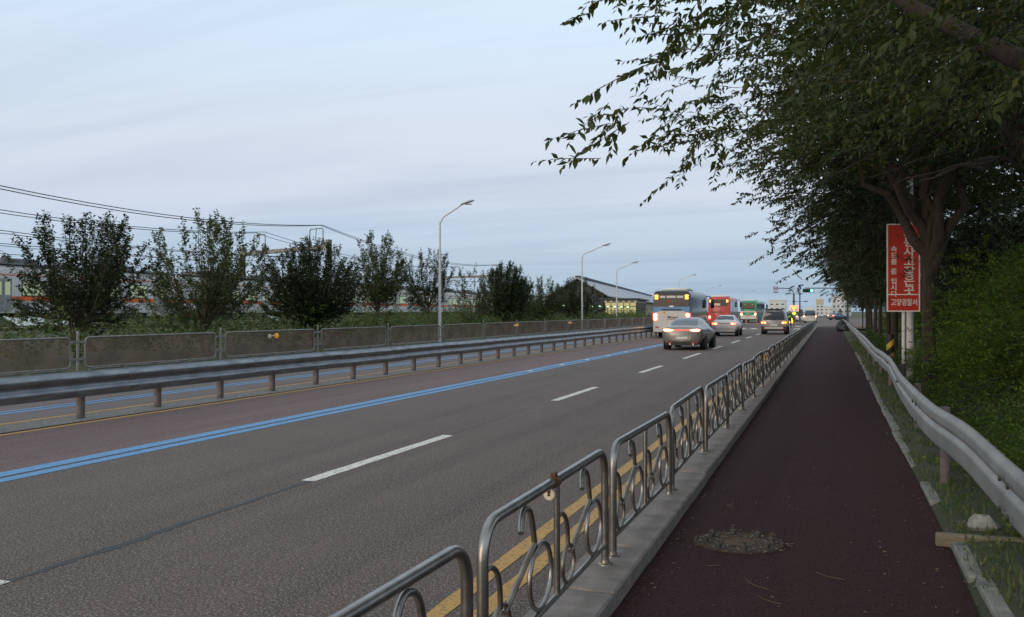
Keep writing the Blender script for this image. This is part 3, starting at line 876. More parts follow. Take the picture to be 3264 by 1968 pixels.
def broad_tree(label, seed, loc, C, Rr, n_clump, per, spread, n_leaf, tl, ll, lm, trunk_r, fork_z, n_limb=7, r0=.11, zmin=None, lean=(0, 0), shell=.5, upb=.1, droop=.3, group=None, bark='bark', lean2=None, extra=None, ratio=.42, twig_w=.004, cat='tree', name='tree', stems=1, shoots=None):
    rng = np.random.default_rng(seed); rnd = random.Random(seed)
    t = thing(name, label, cat, loc, 0, group)
    C = np.array(C, float); Rr = np.array(Rr, float)
    if shoots: o, D, paths = shoots(rng, rnd)
    else: c, o, D = crown_twigs(rng, C, Rr, n_clump, per, spread, zmin, shell, upb, droop)
    if extra is not None:
        eo, ed = extra(rng); o = np.concatenate([o, eo]); D = np.concatenate([D, ed])
    # branches are lopped back where they would hang in front of the sign
    w_ = o+np.array(loc); cut = (w_[:, 0] > .1) & (w_[:, 0] < 2.3) & (w_[:, 1] > 8) & (w_[:, 1] < 24.3) & (w_[:, 2] < 2.75+2.25*w_[:, 1]/24)
    o, D = o[~cut], D[~cut]
    P, LD, NN, LS, tw = sprays(rng, o, D, n_leaf, tl, ll, droop, ratio)
    tb = MB()
    for s in range(stems):
        sx = 0 if stems == 1 else rnd.uniform(-.18, .18)
        pth = [Vector((sx, 0, -.6)), Vector((sx, 0, 0)), Vector((sx+lean[0]*.2, lean[1]*.2, fork_z*.3)), Vector((sx*2+lean[0]*.55, lean[1]*.55, fork_z*.65)), Vector((sx*3+lean[0], lean[1], fork_z)), Vector((sx*3+lean[0]*1.25, lean[1]*1.25, fork_z*1.35))]
        pth = sp(pth, 3)
        kk = len(pth)
        rough_trunk(tb, pth, [trunk_r*(1.25 if i < 4 else 1.0)*(1-.45*i/kk) for i in range(kk)], 14, seed+s)
    tb.build('trunk', mt[bark], t, 70)
    lb = MB()
    if shoots:
        for p_, r_ in paths: lb.tube(p_, [r_*(1-.8*j/(len(p_)-1)) for j in range(len(p_))], 5, cap=False)
    else: limbs_to(lb, rnd, pth[-6], pth[-1], c, n_limb, r0, C*.75+np.array([lean[0], lean[1], fork_z*1.3])*.25)
    lb.build('branches', mt[bark], t, 70)
    tm = twig_mesh('twigs', *tw, twig_w, mt['twig'])
    link('twigs', tm, t)['kind'] = 'stuff'
    LAST['leaf'] = (P, LD, NN, LS)
    V, F = leaf_quads(P, LD, NN, LS, ratio)
    LAST['foliage'] = link('foliage', np_mesh('foliage', V, F, mt[lm]), t)
    LAST['foliage']['kind'] = 'stuff'
    return t

ROWG = 'tall trees in a row along the right of the footpath'
# the nearest tree, trunk out of the picture, hanging over the path
near_loc = (2.9, 6.6, -.2)
def near_extra(rng):
    """drooping sprays on the road side, hanging into the sky"""
    n = 720
    Y = 4.6+8*rng.uniform(0, 1, n)**1.25; u = 3.3*rng.uniform(0, 1, n)**.75
    x = np.where(Y < 8.2, np.maximum(-1.35-.27*(Y-5), -1.95), -1.65)+.05+u-2.9; y = Y-6.6
    lo_ = 3.15+.19*np.maximum(0, Y-7.2)+.10*np.minimum(u, 2.4)
    z = lo_+rng.uniform(0, 1, n)**1.5*2.1+rng.normal(0, .06, n)
    O = np.stack([x, y, z], 1)
    D = unit(np.stack([rng.uniform(-1, -.1, n), rng.uniform(-.7, .7, n), rng.uniform(-.55, .25, n)], 1))
    return O, D
tN = broad_tree('near tree overhanging the footpath with long leafy sprays against the sky, trunk outside the photo', 11, near_loc, (.1, .3, 6.0), (3.7, 4.3, 3.1), 160, 11, .32, 22, .48, .080, 'leaf_row', .17, 2.6, 8, .10, 3.6, (.1, 0), .35, .05, .2, ROWG, extra=near_extra, twig_w=.003)
lm_ = MB()
lp = sp([(.0, .0, 1.9), (-.75, -.55, 2.75), (-1.55, -.55, 3.25), (-2.35, .1, 4.0), (-3.4, .7, 4.9)], 5)
lm_.tube(lp, [.11*(1-.75*i/(len(lp)-1)) for i in range(len(lp))], 10)
lp2 = sp([(-1.55, -.55, 3.25), (-1.9, -1.3, 3.7), (-2.4, -1.9, 4.3)], 5)
lm_.tube(lp2, [.05*(1-.7*i/(len(lp2)-1)) for i in range(len(lp2))], 8)
lm_.build('limb', mt['bark'], tN, 70)
# its 300 closest leaves in view are single blades
P, LD, NN, LS = LAST['leaf']
W = P+np.array(near_loc)
th = R(19.2); fx = -math.sin(th)*W[:, 0]+math.cos(th)*W[:, 1]; rx = math.cos(th)*W[:, 0]+math.sin(th)*W[:, 1]; uz = W[:, 2]-CAM_H
ok = (fx > 1) & (np.abs(rx/np.maximum(fx, .1)) < .555) & (np.abs(uz/np.maximum(fx, .1)) < .335)
sz = np.where(ok, LS/np.maximum(fx, .3), 0)
pick = np.argsort(-sz)[:300]
keep = np.ones(len(P), bool); keep[pick] = False
V, F = leaf_quads(P[keep], LD[keep], NN[keep], LS[keep])
fo = LAST['foliage']; old = fo.data
fo.data = np_mesh('foliage', V, F, mt['leaf_row'])
bpy.data.meshes.remove(old)
# one shared blade with a fold and a pointed tip
lv = MB(); lo = [(0, 0, 0), (.10, .15, .03), (.21, .40, .05), (.17, .65, .04), (.07, .87, 0), (0, 1, -.06)]
rowm = [(0, y, -.02 if 0 < y < 1 else z) for x, y, z in lo]
vs = [(x, y, z) for x, y, z in lo]+[(0, y, -.01) for x, y, z in lo[1:5]]+[(-x, y, z) for x, y, z in lo[1:5]]
lv.add(vs, [(0, 1, 6), (1, 2, 7, 6), (2, 3, 8, 7), (3, 4, 9, 8), (4, 5, 9), (0, 6, 10), (6, 7, 11, 10), (7, 8, 12, 11), (8, 9, 13, 12), (9, 5, 13)])
lme = lv.mesh('leaf', mt['leaf_row'], 60)
for i in pick:
    d = Vector(LD[i]); n_ = Vector(NN[i]); s = d.cross(n_).normalized(); n_ = s.cross(d)
    o = link('leaf', lme, tN)
    o.matrix_local = Matrix.Translation(Vector(P[i])) @ Matrix((s, d, n_)).transposed().to_4x4() @ Matrix.Scale(float(LS[i])*1.05, 4)

# the row behind it: three shapes, then copies
rowt = []
tA = broad_tree('thick rough barked tree standing beside the red sign', 21, (1.95, 20.4, -.25), (-.1, 0, 5.9), (3.45, 3.8, 3.6), 300, 12, .36, 18, .42, .118, 'leaf_row', .165, 3.1, 8, .12, 4.75, (-.05, 0), .35, .1, .2, ROWG)
tB = broad_tree('tree whose trunk rises along the right edge of the photo', 22, (2.95, 14.0, -.3), (-.25, .2, 6.0), (3.7, 3.9, 3.5), 240, 11, .36, 18, .42, .112, 'leaf_dark', .17, 2.9, 8, .12, 3.75, (-.1, .1), .35, .1, .2, ROWG)
tC = broad_tree('leaning twin stemmed tree just beyond the red sign', 23, (1.95, 27.4, -.25), (-.2, 0, 5.6), (3.4, 3.8, 3.6), 280, 11, .40, 18, .44, .132, 'leaf_dark', .13, 2.8, 8, .11, 3.0, (-.5, .1), .35, .1, .2, ROWG, stems=2)
labs = ['tree with a bare leaning trunk, second beyond the red sign', 'tree third beyond the red sign, its crown against the sky', 'tree fourth beyond the red sign in the dark row', 'tree fifth beyond the red sign in the dark row', 'tree sixth beyond the red sign in the dark row', 'tree seventh beyond the red sign in the dark row', 'tree eighth beyond the red sign, above the guard rail end', 'ninth tree beyond the red sign near the dark bags', 'tenth tree beyond the red sign near the path end', 'eleventh tree beyond the red sign, crown behind the traffic light', 'last small tree of the row by the junction']
rr = random.Random(5)
for i, lab in enumerate(labs):
    src = (tA, tB, tC)[(i+1) % 3]
    y = 34+6.6*i+rr.uniform(-.5, .5)
    c = copy_tree(src, loc=(2.05+.020*(y-34)+rr.uniform(-.15, .15), y, -.3), rz=rr.uniform(0, 6.28), label=lab)
    s = rr.uniform(.92, 1.02)
    k2 = 1-.0045*(y-34); c.scale = (s*.80*k2, s*.86*k2, s*(1-.002*(y-34)))
# dark background trees down the slope
for i, (x, y, s) in enumerate(((6.8, 25, .82), (9.5, 36, .95), (7.2, 44, .85), (11, 55, 1.), (13, 70, 1.05), (8.5, 62, .9), (5.2, 34.5, .62))):
    c = copy_tree((tB, tC, tA)[i % 3], loc=(x, y, -1.6), rz=rr.uniform(0, 6.28), label=['background tree in the gap right of the thick trunk', 'tall background tree farther down the slope on the right', 'background tree behind the bright shrubs', 'far background tree right of the row', 'farthest background tree on the right', 'shaded background tree between row and slope', 'small background tree behind the red sign'][i])
    c.scale = (s, s, s); c['group'] = 'trees on the slope behind the row'

# young trees beyond the fence on the left
LG = 'young trees beyond the mesh fence'
def left_tree(label, seed, x, y, h, rad, zlo, lm, n_clump, stems=1, spiky=.6, shell=.4, trunk=.055, per=8, fork=None):
    def spikes(rng):
        n = int(40*spiky)
        a = rng.uniform(0, 6.28, n); r = rad*rng.uniform(.1, .8, n)
        zt = (h-.15-(r/rad)**2*(h-zlo)*.33)
        O = []; D = []
        for i in range(n):
            L_ = rng.uniform(.55, 1.15)
            dr = np.array([math.cos(a[i])*r[i]/rad*.5, math.sin(a[i])*r[i]/rad*.5, 1.]); dr /= np.linalg.norm(dr)
            base = np.array([math.cos(a[i])*r[i], math.sin(a[i])*r[i], zt[i]-L_*.8])
            for j in range(7):
                O.append(base+dr*L_*j/7*1.1+rng.normal(0, .03, 3)); D.append(unit(dr*1.3+rng.normal(0, .3, 3)))
        return np.array(O), np.array(D)
    def shoots(rng, rnd):
        O = []; D = []; paths = []
        ns = int(n_clump*.52)
        zf = fork or max(.9, zlo*.9)
        lop = rng.uniform(.90, 1.10, 9)
        for i in range(ns):
            a = rng.uniform(0, 6.28); q = math.sqrt(rng.uniform(.02, 1))
            k_ = lop[int(a/6.29*9)]
            rt = rad*1.13*q*k_*rng.uniform(.85, 1.08)
            zt = h-(h-zlo)*(.52*q**2.4)*rng.uniform(.8, 1.15)-rng.uniform(0, .38)
            if rng.random() < .38: zt = zlo+(zt-zlo)*rng.uniform(.15, .75)
            st = Vector((rnd.uniform(-.06, .06), rnd.uniform(-.06, .06), zf*rnd.uniform(.85, 1.25)))
            tip = Vector((math.cos(a)*rt, math.sin(a)*rt, zt))
            mid = st.lerp(tip, .5)+Vector((math.cos(a)*rt*.16, math.sin(a)*rt*.16, -.12))
            pp = sp([st, mid, tip], 5)
            paths.append((pp, .022 if q > .3 else .028))
            L_ = (tip-st).length
            nt_ = int(per*1.75*max(.6, L_/2))
            for j in range(nt_):
                t = .26+.76*(j+rng.random())/nt_
                f = min(t, 1)*(len(pp)-1); b0 = min(int(f), len(pp)-2)
                p_ = pp[b0].lerp(pp[b0+1], f-b0); d_ = (pp[b0+1]-pp[b0]).normalized()
                jit = .27*(1.12-t)
                O.append(np.array(p_)+rng.normal(0, jit, 3)); D.append(unit(np.array(d_)*(.7+.9*t)+rng.normal(0, .42, 3)+np.array([0, 0, .1])))
        return np.array(O), np.array(D), paths
    C = (0, 0, (h+zlo)/2-.1); Rr = (rad*.92, rad*.92, (h-zlo)/2-.22)
    return broad_tree(label, seed, (x, y, .1), C, Rr, int(n_clump*1.25), per, .20, 15, .42, .13, lm, trunk, fork or max(.9, zlo*.9), 8, .045, zlo, (0, 0), shell, .55, .15, LG, bark='bark_pale', shoots=shoots, twig_w=.006, stems=stems, ratio=.5)
left_tree('big dark leafy tree at the far left, first beyond the fence', 31, -22, 22.4, 4.75, 1.95, 1.35, 'leaf_dark', 140, 2, 1.3)
left_tree('paler vase shaped tree with open crown, second from the left', 32, -22.2, 28.6, 5.2, 2.15, 2.0, 'leaf_olive', 125, 3, 2.2, .45, .05, 7, 1.1)
left_tree('dense rounded tree below the railway gantry, third from the left', 33, -22, 35.8, 4.75, 2.05, 1.25, 'leaf_dark', 250, 1, 1.0, .3)
left_tree('upright tree with spiky top, fourth from the left', 34, -22, 42.0, 5.7, 1.55, 1.9, 'leaf_olive', 110, 1, 1.4, .3)
left_tree('slender sparse tree beside the nearest street lamp', 35, -22, 48.4, 5.35, 1.6, 1.9, 'leaf_dark', 80, 1, 1.2, .3, .05, 7)
left_tree('thin half bare tree just right of the nearest street lamp', 36, -22, 55.2, 4.5, 1.4, 1.1, 'leaf_olive', 52, 1, 1., .3, .05, 7)
left_tree('dark bushy tree with twigs standing up, seventh from the left', 37, -22, 61.8, 5.05, 1.75, .9, 'leaf_dark', 230, 1, 1.4, .2, .06, 9)
left_tree('spreading tree eighth from the left, before the platform lights', 38, -22.2, 70.5, 4.55, 1.9, 1.2, 'leaf_olive', 130, 1, .8)
left_tree('thin tree between the dark bushy tree and the station trees', 40, -22.6, 66.5, 4.0, 1.1, .9, 'leaf_olive', 50, 1, .8)
left_tree('spreading tree in front of the station roof, last of the left row', 39, -22.6, 83.5, 4.75, 2.3, 1.1, 'leaf_dark', 150, 1, .7)

# weeds and bushes between the fence and the railway: one uncountable mass
rng = np.random.default_rng(77)
n = 15000
y = 12+rng.uniform(0, 1, n)**.8*108; x = -20.0-np.where(rng.random(n) < .55, rng.gamma(2., 1.6, n), rng.uniform(3, 22, n))
mound = .55+.45*np.sin(y*.75+1.0)*np.sin(x*.6+y*.21)+.25*np.sin(y*1.9)+.3*np.sin(y*.31+2)*np.sin(x*.9)
top = .40+1.15*np.clip(mound, 0.05, 1.4)**1.25+.35*(rng.random(n) < .06)+.02*np.maximum(0, -x-24)
z = .15+top*rng.uniform(.05, 1, n)**.7
O = np.stack([x, y, z], 1); D = unit(np.stack([rng.normal(0, .5, n), rng.normal(0, .5, n), np.ones(n)*.9], 1))
P, LD, NN, LS, tw = sprays(rng, O, D, 9, .42, .17, .2, .4)
V, F = leaf_quads(P, LD, NN, LS, .4)
tag(link('weeds', np_mesh('weeds', V, F, mt['leaf_weed'])), 'tangled green weeds and low bushes between the mesh fence and the railway', 'weeds', kind='stuff')

# feathery shrubs beside and behind the guard rail on the right
def shrub(label, seed, loc, h, r, n, ll=.075, lm='leaf_shrub', wz=1.):
    rng = np.random.default_rng(seed); rnd = random.Random(seed)
    t = thing('shrub', label, 'shrub', loc, 0, 'feathery green shrubs behind the guard rail')
    sb = MB()
    ends = []
    for i in range(9):
        a = rnd.uniform(0, 6.28); q = rnd.uniform(.2, .85)*r
        e = (math.cos(a)*q, math.sin(a)*q, h*rnd.uniform(.6, .95)); ends.append(e)
        sb.tube(wobble(rnd, (rnd.uniform(-.08, .08), rnd.uniform(-.08, .08), -.4), e, 6, .1), [.018*(1-.12*j) for j in range(7)], 5)
    sb.build('stems', mt['twig'], t, 70)
    d = unit(rng.normal(0, 1, (n, 3))); d[:, 2] = np.abs(d[:, 2])*1.2-.45
    q = rng.uniform(.35, 1, n)**.6
    bump_ = 1+.34*np.sin(d[:, 0]*7+seed)*np.sin(d[:, 1]*6+d[:, 2]*5)
    O = np.stack([d[:, 0]*r*q*bump_, d[:, 1]*r*q*bump_, h*.5+d[:, 2]*h*.52*q*bump_*wz], 1)
    O[:, 2] = np.maximum(O[:, 2], .02)
    D = unit(d*np.array([1, 1, .35])+rng.normal(0, .35, (n, 3))+np.array([0, 0, .15]))
    P, LD, NN, LS, tw = sprays(rng, O, D, 16, .44, ll, .6, .42, flat=True)
    V, F = leaf_quads(P, LD, NN, LS, .40, .1)
    link('fronds', np_mesh('fronds', V, F, mt[lm]), t)['kind'] = 'stuff'
    return t
sA = shrub('bright feathery shrub right of the thick tree trunk', 51, (3.0, 16.6, -.5), 2.6, 1.35, 1050)
sB = shrub('broad dark green shrub behind the bend in the guard rail', 52, (2.35, 9.8, -.5), 1.45, 1.0, 780, .060)
sC = shrub('low leafy shrub at the foot of the thick tree', 53, (1.85, 13.0, -.45), .95, .62, 380, .058)
spots = [(sA, 3.9, 20.5, 1.30, 'tall shrub with yellowish tips at the right edge behind the thick trunk'), (sA, 2.55, 24.5, .62, 'shrub by the white poles under the red sign'),
 (sB, 3.3, 12.6, 1.25, 'large feathery shrub filling the right edge halfway down'), (sB, 1.95, 7.2, .72, 'small dark shrub behind the nearest bend of the guard rail'),
 (sB, 2.7, 7.6, 1.05, 'shaded shrub at the lower right edge beside the guard rail'), (sC, 1.75, 23.2, .8, 'low shrub around the foot of the sign poles'),
 (sC, 1.7, 18.2, .75, 'low shrub just in front of the thick tree trunk'), (sC, 1.85, 30.5, 1.0, 'low bright shrub beyond the sign behind the guard rail'),
 (sC, 1.95, 36.5, 1.2, 'fresh green shrub behind the far guard rail'), (sC, 2.0, 43, 1.3, 'far bright shrub beside the guard rail end'),
 (sB, 5.0, 40, 2.2, 'dark thicket behind the trunks of the middle row trees'), (sB, 6.5, 50, 2.6, 'dark thicket farther behind the row of trunks'), (sB, 5.5, 62, 2.4, 'low thicket behind the far trunks'), (sB, 8.5, 72, 3.0, 'far thicket seen between the trunks'), (sB, 8.0, 33, 2.4, 'dark thicket down the slope behind the sign'), (sB, 6.5, 84, 2.4, 'thicket near the end of the tree row'), (sB, 11.5, 58, 3.0, 'wide thicket deep in the gap between the trunks'), (sA, 3.5, 19.2, 1.45, 'tall bright shrub rising beside the thick trunk up to the branches'), (sA, 4.5, 22.5, 1.6, 'tallest bright shrub at the right edge under the canopy'), (sA, 5.6, 28.5, 1.6, 'tall pale shrub seen through the gap right of the trunk'), (sA, 5.4, 27, 1.25, 'tall shaded shrub deep behind the thick trunk'), (sA, 4.6, 31.5, .9, 'shaded shrub behind the sign'), (sB, 4.6, 17.6, 1.9, 'tall shrub mass at the right edge in the middle'),
 (sC, 2.1, 50, 1.4, 'farthest bright shrub at the guard rail'), (sB, 1.75, 11.3, .55, 'small shrub pressed against the guard rail'), (sB, 2.2, 5.6, .65, 'dark small shrub under the guard rail near the camera')]
for s, x, y, k, lab in spots:
    c = copy_tree(s, loc=(x, y, -.5), rz=rr.uniform(0, 6.28), label=lab); c.scale = (min(k, 1.15) if s is sA else k, min(k, 1.15) if s is sA else k, k)

# grass and litter on the verge
n = 15000
y = 2.5+rng.uniform(0, 1, n)**1.5*48
xl = np.interp(y, [p[0] for p in pr], [p[1] for p in pr])
dx = rng.uniform(0, 1, n)**.8*.75
x = xl+.02+dx
patch = np.sin(x*9+y*2.3)*np.sin(y*1.7+1)+.5*np.sin(y*5+x*4)
k_ = patch+rng.normal(0, .5, n) > -.15
x, y, dx = x[k_], y[k_], dx[k_]; n = len(x)
zb_ = PZ+np.interp(dx, [0, .12, .45, .9], [-.0, .05, .055, -.05])
a = rng.uniform(0, 6.28, n); til = rng.uniform(.2, 1.1, n)
D = unit(np.stack([np.cos(a)*til, np.sin(a)*til, np.ones(n)], 1)); NN = unit(np.stack([np.cos(a), np.sin(a), -til], 1))
V, F = leaf_quads(np.stack([x, y, zb_], 1), D, NN, rng.uniform(.03, .10, n)*(1+y*.012), .16, .1)
n2 = 5200
y2_ = 2.5+rng.uniform(0, 1, n2)**1.4*40; d2 = .05+rng.uniform(0, 1, n2)*.65
x2 = np.interp(y2_, [p[0] for p in pr], [p[1] for p in pr])+d2
kk_ = np.sin(x2*7+y2_*1.3)*np.sin(y2_*2.2)+rng.normal(0, .4, n2) > .1
x2, y2_, d2 = x2[kk_], y2_[kk_], d2[kk_]; n2 = len(x2)
a = rng.uniform(0, 6.28, n2)
D2 = unit(np.stack([np.cos(a), np.sin(a), rng.uniform(0, .7, n2)], 1)); N2 = unit(np.stack([rng.normal(0, .3, n2), rng.normal(0, .3, n2), np.ones(n2)], 1))
V2, F2 = leaf_quads(np.stack([x2, y2_, PZ+.03+rng.uniform(.0, .07, n2)], 1), D2, N2, rng.uniform(.02, .045, n2), .6, .1)
tag(link('grass', np_mesh('grass', np.concatenate([V, V2]), np.concatenate([F, F2+len(V)]), mt['grass'])), 'short grass and clover on the strip between footpath and guard rail', 'grass', kind='stuff')
n = 1500
y = 2.2+rng.uniform(0, 1, n)**1.6*38
xl = np.interp(y, [p[0] for p in pr], [p[1] for p in pr])
side_ = rng.uniform(0, 1, n)
x = np.where(side_ < .55, xl+rng.normal(.1, .22, n), np.where(side_ < .75, KX1+.03+np.abs(rng.normal(0, .10, n)), rng.uniform(KX1+.05, .8, n)))
zl = np.where(x > xl+.02, PZ+np.interp(x-xl, [0, .12, .45, .9], [0, .06, .065, -.04]), PZ+.002)
a = rng.uniform(0, 6.28, n)
D = unit(np.stack([np.cos(a), np.sin(a), rng.uniform(0, .25, n)], 1)); NN = unit(np.stack([rng.normal(0, .2, n), rng.normal(0, .2, n), np.ones(n)], 1))
V, F = leaf_quads(np.stack([x, y, zl+.003], 1), D, NN, rng.uniform(.012, .034, n), .55, .3)
tag(link('fallen_leaves', np_mesh('fallen_leaves', V, F, mt['litter'])), 'small dry leaves scattered along the edges of the footpath', 'leaves', kind='stuff')
# thin dry stalks lying on the path
for i in range(6):
    rr2 = random.Random(i+400)
    x, y = rr2.uniform(-.9, .75), rr2.uniform(4.6, 8.2); a = rr2.uniform(0, 6.28); L_ = rr2.uniform(.08, .24)
    pts = [(x+math.cos(a+.5*t)*L_*t, y+math.sin(a+.5*t)*L_*t, PZ+.004) for t in (0, .33, .66, 1)]
    tag(MB().tube(pts, .0018, 4).build('stalk', mt['litter']), 'thin dry grass stalk lying on the red footpath', 'stalk', 'dry stalks on the footpath')

mt['rust_dark'] = mat('cavity_rust', (.10, .055, .032), .95, var=.4, vscale=20)
mt['old_rust'] = mat('old_rust', (.085, .050, .034), .95, col2=(.040, .030, .024), vscale=22, bump=.6)
# edging stones, board, rock, bolt ring
em = MB().box(-.05, .05, .01, .97, -.12, .05, .012).mesh('edging_stone', mt['old_concrete'], 30)
vg = bpy.data.objects['verge']
for i in range(30):
    y = 8.6+i; rr2 = random.Random(i)
    if rr2.random() < .18: continue
    x = float(vx(y))+.05
    link('edging_stone', em, vg, (x+rr2.uniform(-.012, .012), y, PZ+rr2.uniform(-.03, .01)), -math.atan(float(vx(y+1)-vx(y))))
for i in range(5):
    y = 2.2+i*1.0; rr2 = random.Random(i+90)
    link('edging_stone', em, vg, (.885 if y < 6 else .86, y, PZ+rr2.uniform(-.02, .01)), rr2.uniform(-.01, .01))
bd = MB().box(.72, 1.55, 7.12, 7.20, PZ-.06, PZ+.085, .01).build('edging_board', mt['timber']); bd.rotation_euler = (0, 0, -.0)
tag(bd, 'weathered edging board set across the verge beside the footpath', 'board')
rkm = MB(); rr2 = random.Random(12); vs = []; 
for i in range(5):
    ph = -1.1+i*.55
    for j in range(9):
        a = j*.698; q = .105*math.cos(ph)*rr2.uniform(.8, 1.15)
        vs.append((math.cos(a)*q*1.1, math.sin(a)*q*.8, .085+math.sin(ph)*.09*rr2.uniform(.85, 1.1)))
rkm.add(vs, [(i*9+j, i*9+(j+1) % 9, (i+1)*9+(j+1) % 9, (i+1)*9+j) for i in range(4) for j in range(9)]+[tuple(range(8, -1, -1)), tuple(36+j for j in range(9))])
tag(rkm.build('rock', mt['stone'], None, 40, (1.07, 7.5, PZ+.0)), 'grey rock lying behind the edging board under the guard rail', 'rock')
bc = thing('anchor_ring', 'ring of rusty anchor bolts left in the red footpath', 'anchor ring', (-.62, 6.75, PZ))
MB().lathe([(.32, 0), (.315, .012), (.30, .016), (.295, .006)], 36).build('rim', mt['old_rust'], bc, 40)
MB().lathe([(.297, .003), (.29, .006), (.17, .008), (.115, .009)], 30, cap=False).build('base_plate', mt['old_rust'], bc, 40)
MB().add([(.118*math.cos(R(i*18)), .118*math.sin(R(i*18)), .0095) for i in range(20)]+[(.06*math.cos(R(i*18)), .06*math.sin(R(i*18)), .007) for i in range(20)], [(i, (i+1) % 20, 20+(i+1) % 20, 20+i) for i in range(20)]+[tuple(range(20, 40))]).build('cavity', mt['rust_dark'], bc)
for i in range(8):
    a = i*math.pi/4+.25; h = .02+.035*random.Random(i).random()
    p = (math.cos(a)*.235, math.sin(a)*.235, 0)
    b = MB().tube([(0, 0, 0), (0, 0, h+.02)], .014, 8).lathe([(.026, .012), (.026, .038)], 6).build('bolt', mt['bolt'], bc, 30, p)
    MB().lathe([(.048, .004), (.048, .012)], 12).build('washer', mt['bolt'], b)
for i in range(26):
    pass
rng = np.random.default_rng(9); n = 230
a = rng.uniform(0, 6.28, n); q = rng.uniform(.10, .37, n)
D = unit(np.stack([rng.normal(0, 1, n), rng.normal(0, 1, n), rng.uniform(0, .5, n)], 1)); NN = unit(np.stack([rng.normal(0, .3, n), rng.normal(0, .3, n), np.ones(n)], 1))
V, F = leaf_quads(np.stack([np.cos(a)*q, np.sin(a)*q, np.full(n, .012)], 1), D, NN, rng.uniform(.012, .034, n), .5, .3)
lt = link('leaf_litter', np_mesh('leaf_litter', V, F, mt['litter']), bc); lt['kind'] = 'stuff'
# ============================================================ the commuter train
tr = thing('train', 'silver commuter train with orange stripes passing behind the small trees', 'train', rail(-42, 0, .63), RA)
CL, CW = 19.5, 3.1
def cprof(d=0):
    return [(-CW/2-d, 1.05), (-CW/2-d, 3.35), (-CW/2+.12, 3.72), (-CW/2+.6, 3.98), (-.5, 4.07), (.5, 4.07), (CW/2-.6, 3.98), (CW/2-.12, 3.72), (CW/2+d, 3.35), (CW/2+d, 1.05)]
bodym = MB().prism(cprof(), 0, CL).mesh('carriage', mt['train_steel'], 30)
roofm = MB().box(-1.2, 1.2, .4, CL-.4, 4.0, 4.12, .03).box(-.9, .9, 3, 6, 4.1, 4.42, .06).box(-.9, .9, 12, 15, 4.1, 4.42, .06).box(-.5, .5, 8.5, 10, 4.1, 4.3, .05).mesh('roof_unit', mt['train_roof'])
st1 = MB().box(CW/2, CW/2+.012, .05, CL-.05, 1.78, 2.05).mesh('stripe', mt['train_orange'])
st2 = MB().box(CW/2, CW/2+.012, .05, CL-.05, 3.32, 3.38).mesh('stripe', mt['train_orange'])
und = MB().box(-1.3, 1.3, 3.6, 16, .35, 1.0, .05).mesh('underframe', mt['rubber'])
bog = MB(); 
for y in (1.6, 3.9):
    for x in (-.75, .75): bog.lathe([(.43, -.07), (.43, .07)], 18, (x, y, .43), 'X')
bog.box(-1.0, 1.0, 1.2, 4.3, .4, .75, .04)
bogm = bog.mesh('bogie', mt['rubber'], 40)
winm = MB().box(CW/2+.002, CW/2+.018, -.95, .95, 2.12, 2.98, .0).mesh('window', mt['train_glass'])
wfr = MB()
for a, b, c, d in ((-1.02, 1.02, 2.98, 3.05), (-1.02, 1.02, 2.05, 2.12), (-1.02, -.95, 2.12, 2.98), (.95, 1.02, 2.12, 2.98), (-.025, .025, 2.12, 2.98)):
    wfr.box(CW/2+.0025, CW/2+.024, a, b, c, d)
wfrm = wfr.mesh('window_frame', mt['black_trim'])
drm = MB().box(CW/2+.001, CW/2+.03, -.655, -.01, 1.12, 3.1, .0).box(CW/2+.001, CW/2+.03, .01, .655, 1.12, 3.1).mesh('door', mt['galv_pale'])
dgm = MB().box(CW/2+.03, CW/2+.036, -.52, -.14, 2.12, 2.92).box(CW/2+.03, CW/2+.036, .14, .52, 2.12, 2.92).mesh('door_glass', mt['train_glass'])
for i in range(11):
    c = link('carriage', bodym, tr, (-1.55, i*(CL+.45), 0))
    for nme, me in (('roof_unit', roofm), ('stripe', st1), ('stripe', st2), ('underframe', und), ('bogie', bogm)):
        link(nme, me, c)
    link('bogie', bogm, c, (0, CL-5.5, 0))
    for dy in (2.4, 7.3, 12.2, 17.1):
        link('door', drm, c, (0, dy, 0)); link('door_glass', dgm, c, (0, dy, 0))
    for wy in (4.85, 9.75, 14.65):
        link('window', winm, c, (0, wy, 0)); link('window_frame', wfrm, c, (0, wy, 0))
# pantograph on one carriage
pg = MB().tube([(-.4, 8, 4.1), (-.4, 9.2, 4.75), (-.4, 8.2, 5.2)], .03, 5).tube([(.4, 8, 4.1), (.4, 9.2, 4.75), (.4, 8.2, 5.2)], .03, 5).tube([(-.8, 8.2, 5.22), (.8, 8.2, 5.22)], .03, 5)
pg.build('pantograph', mt['dark_pole'], bpy.data.objects['carriage.003'])

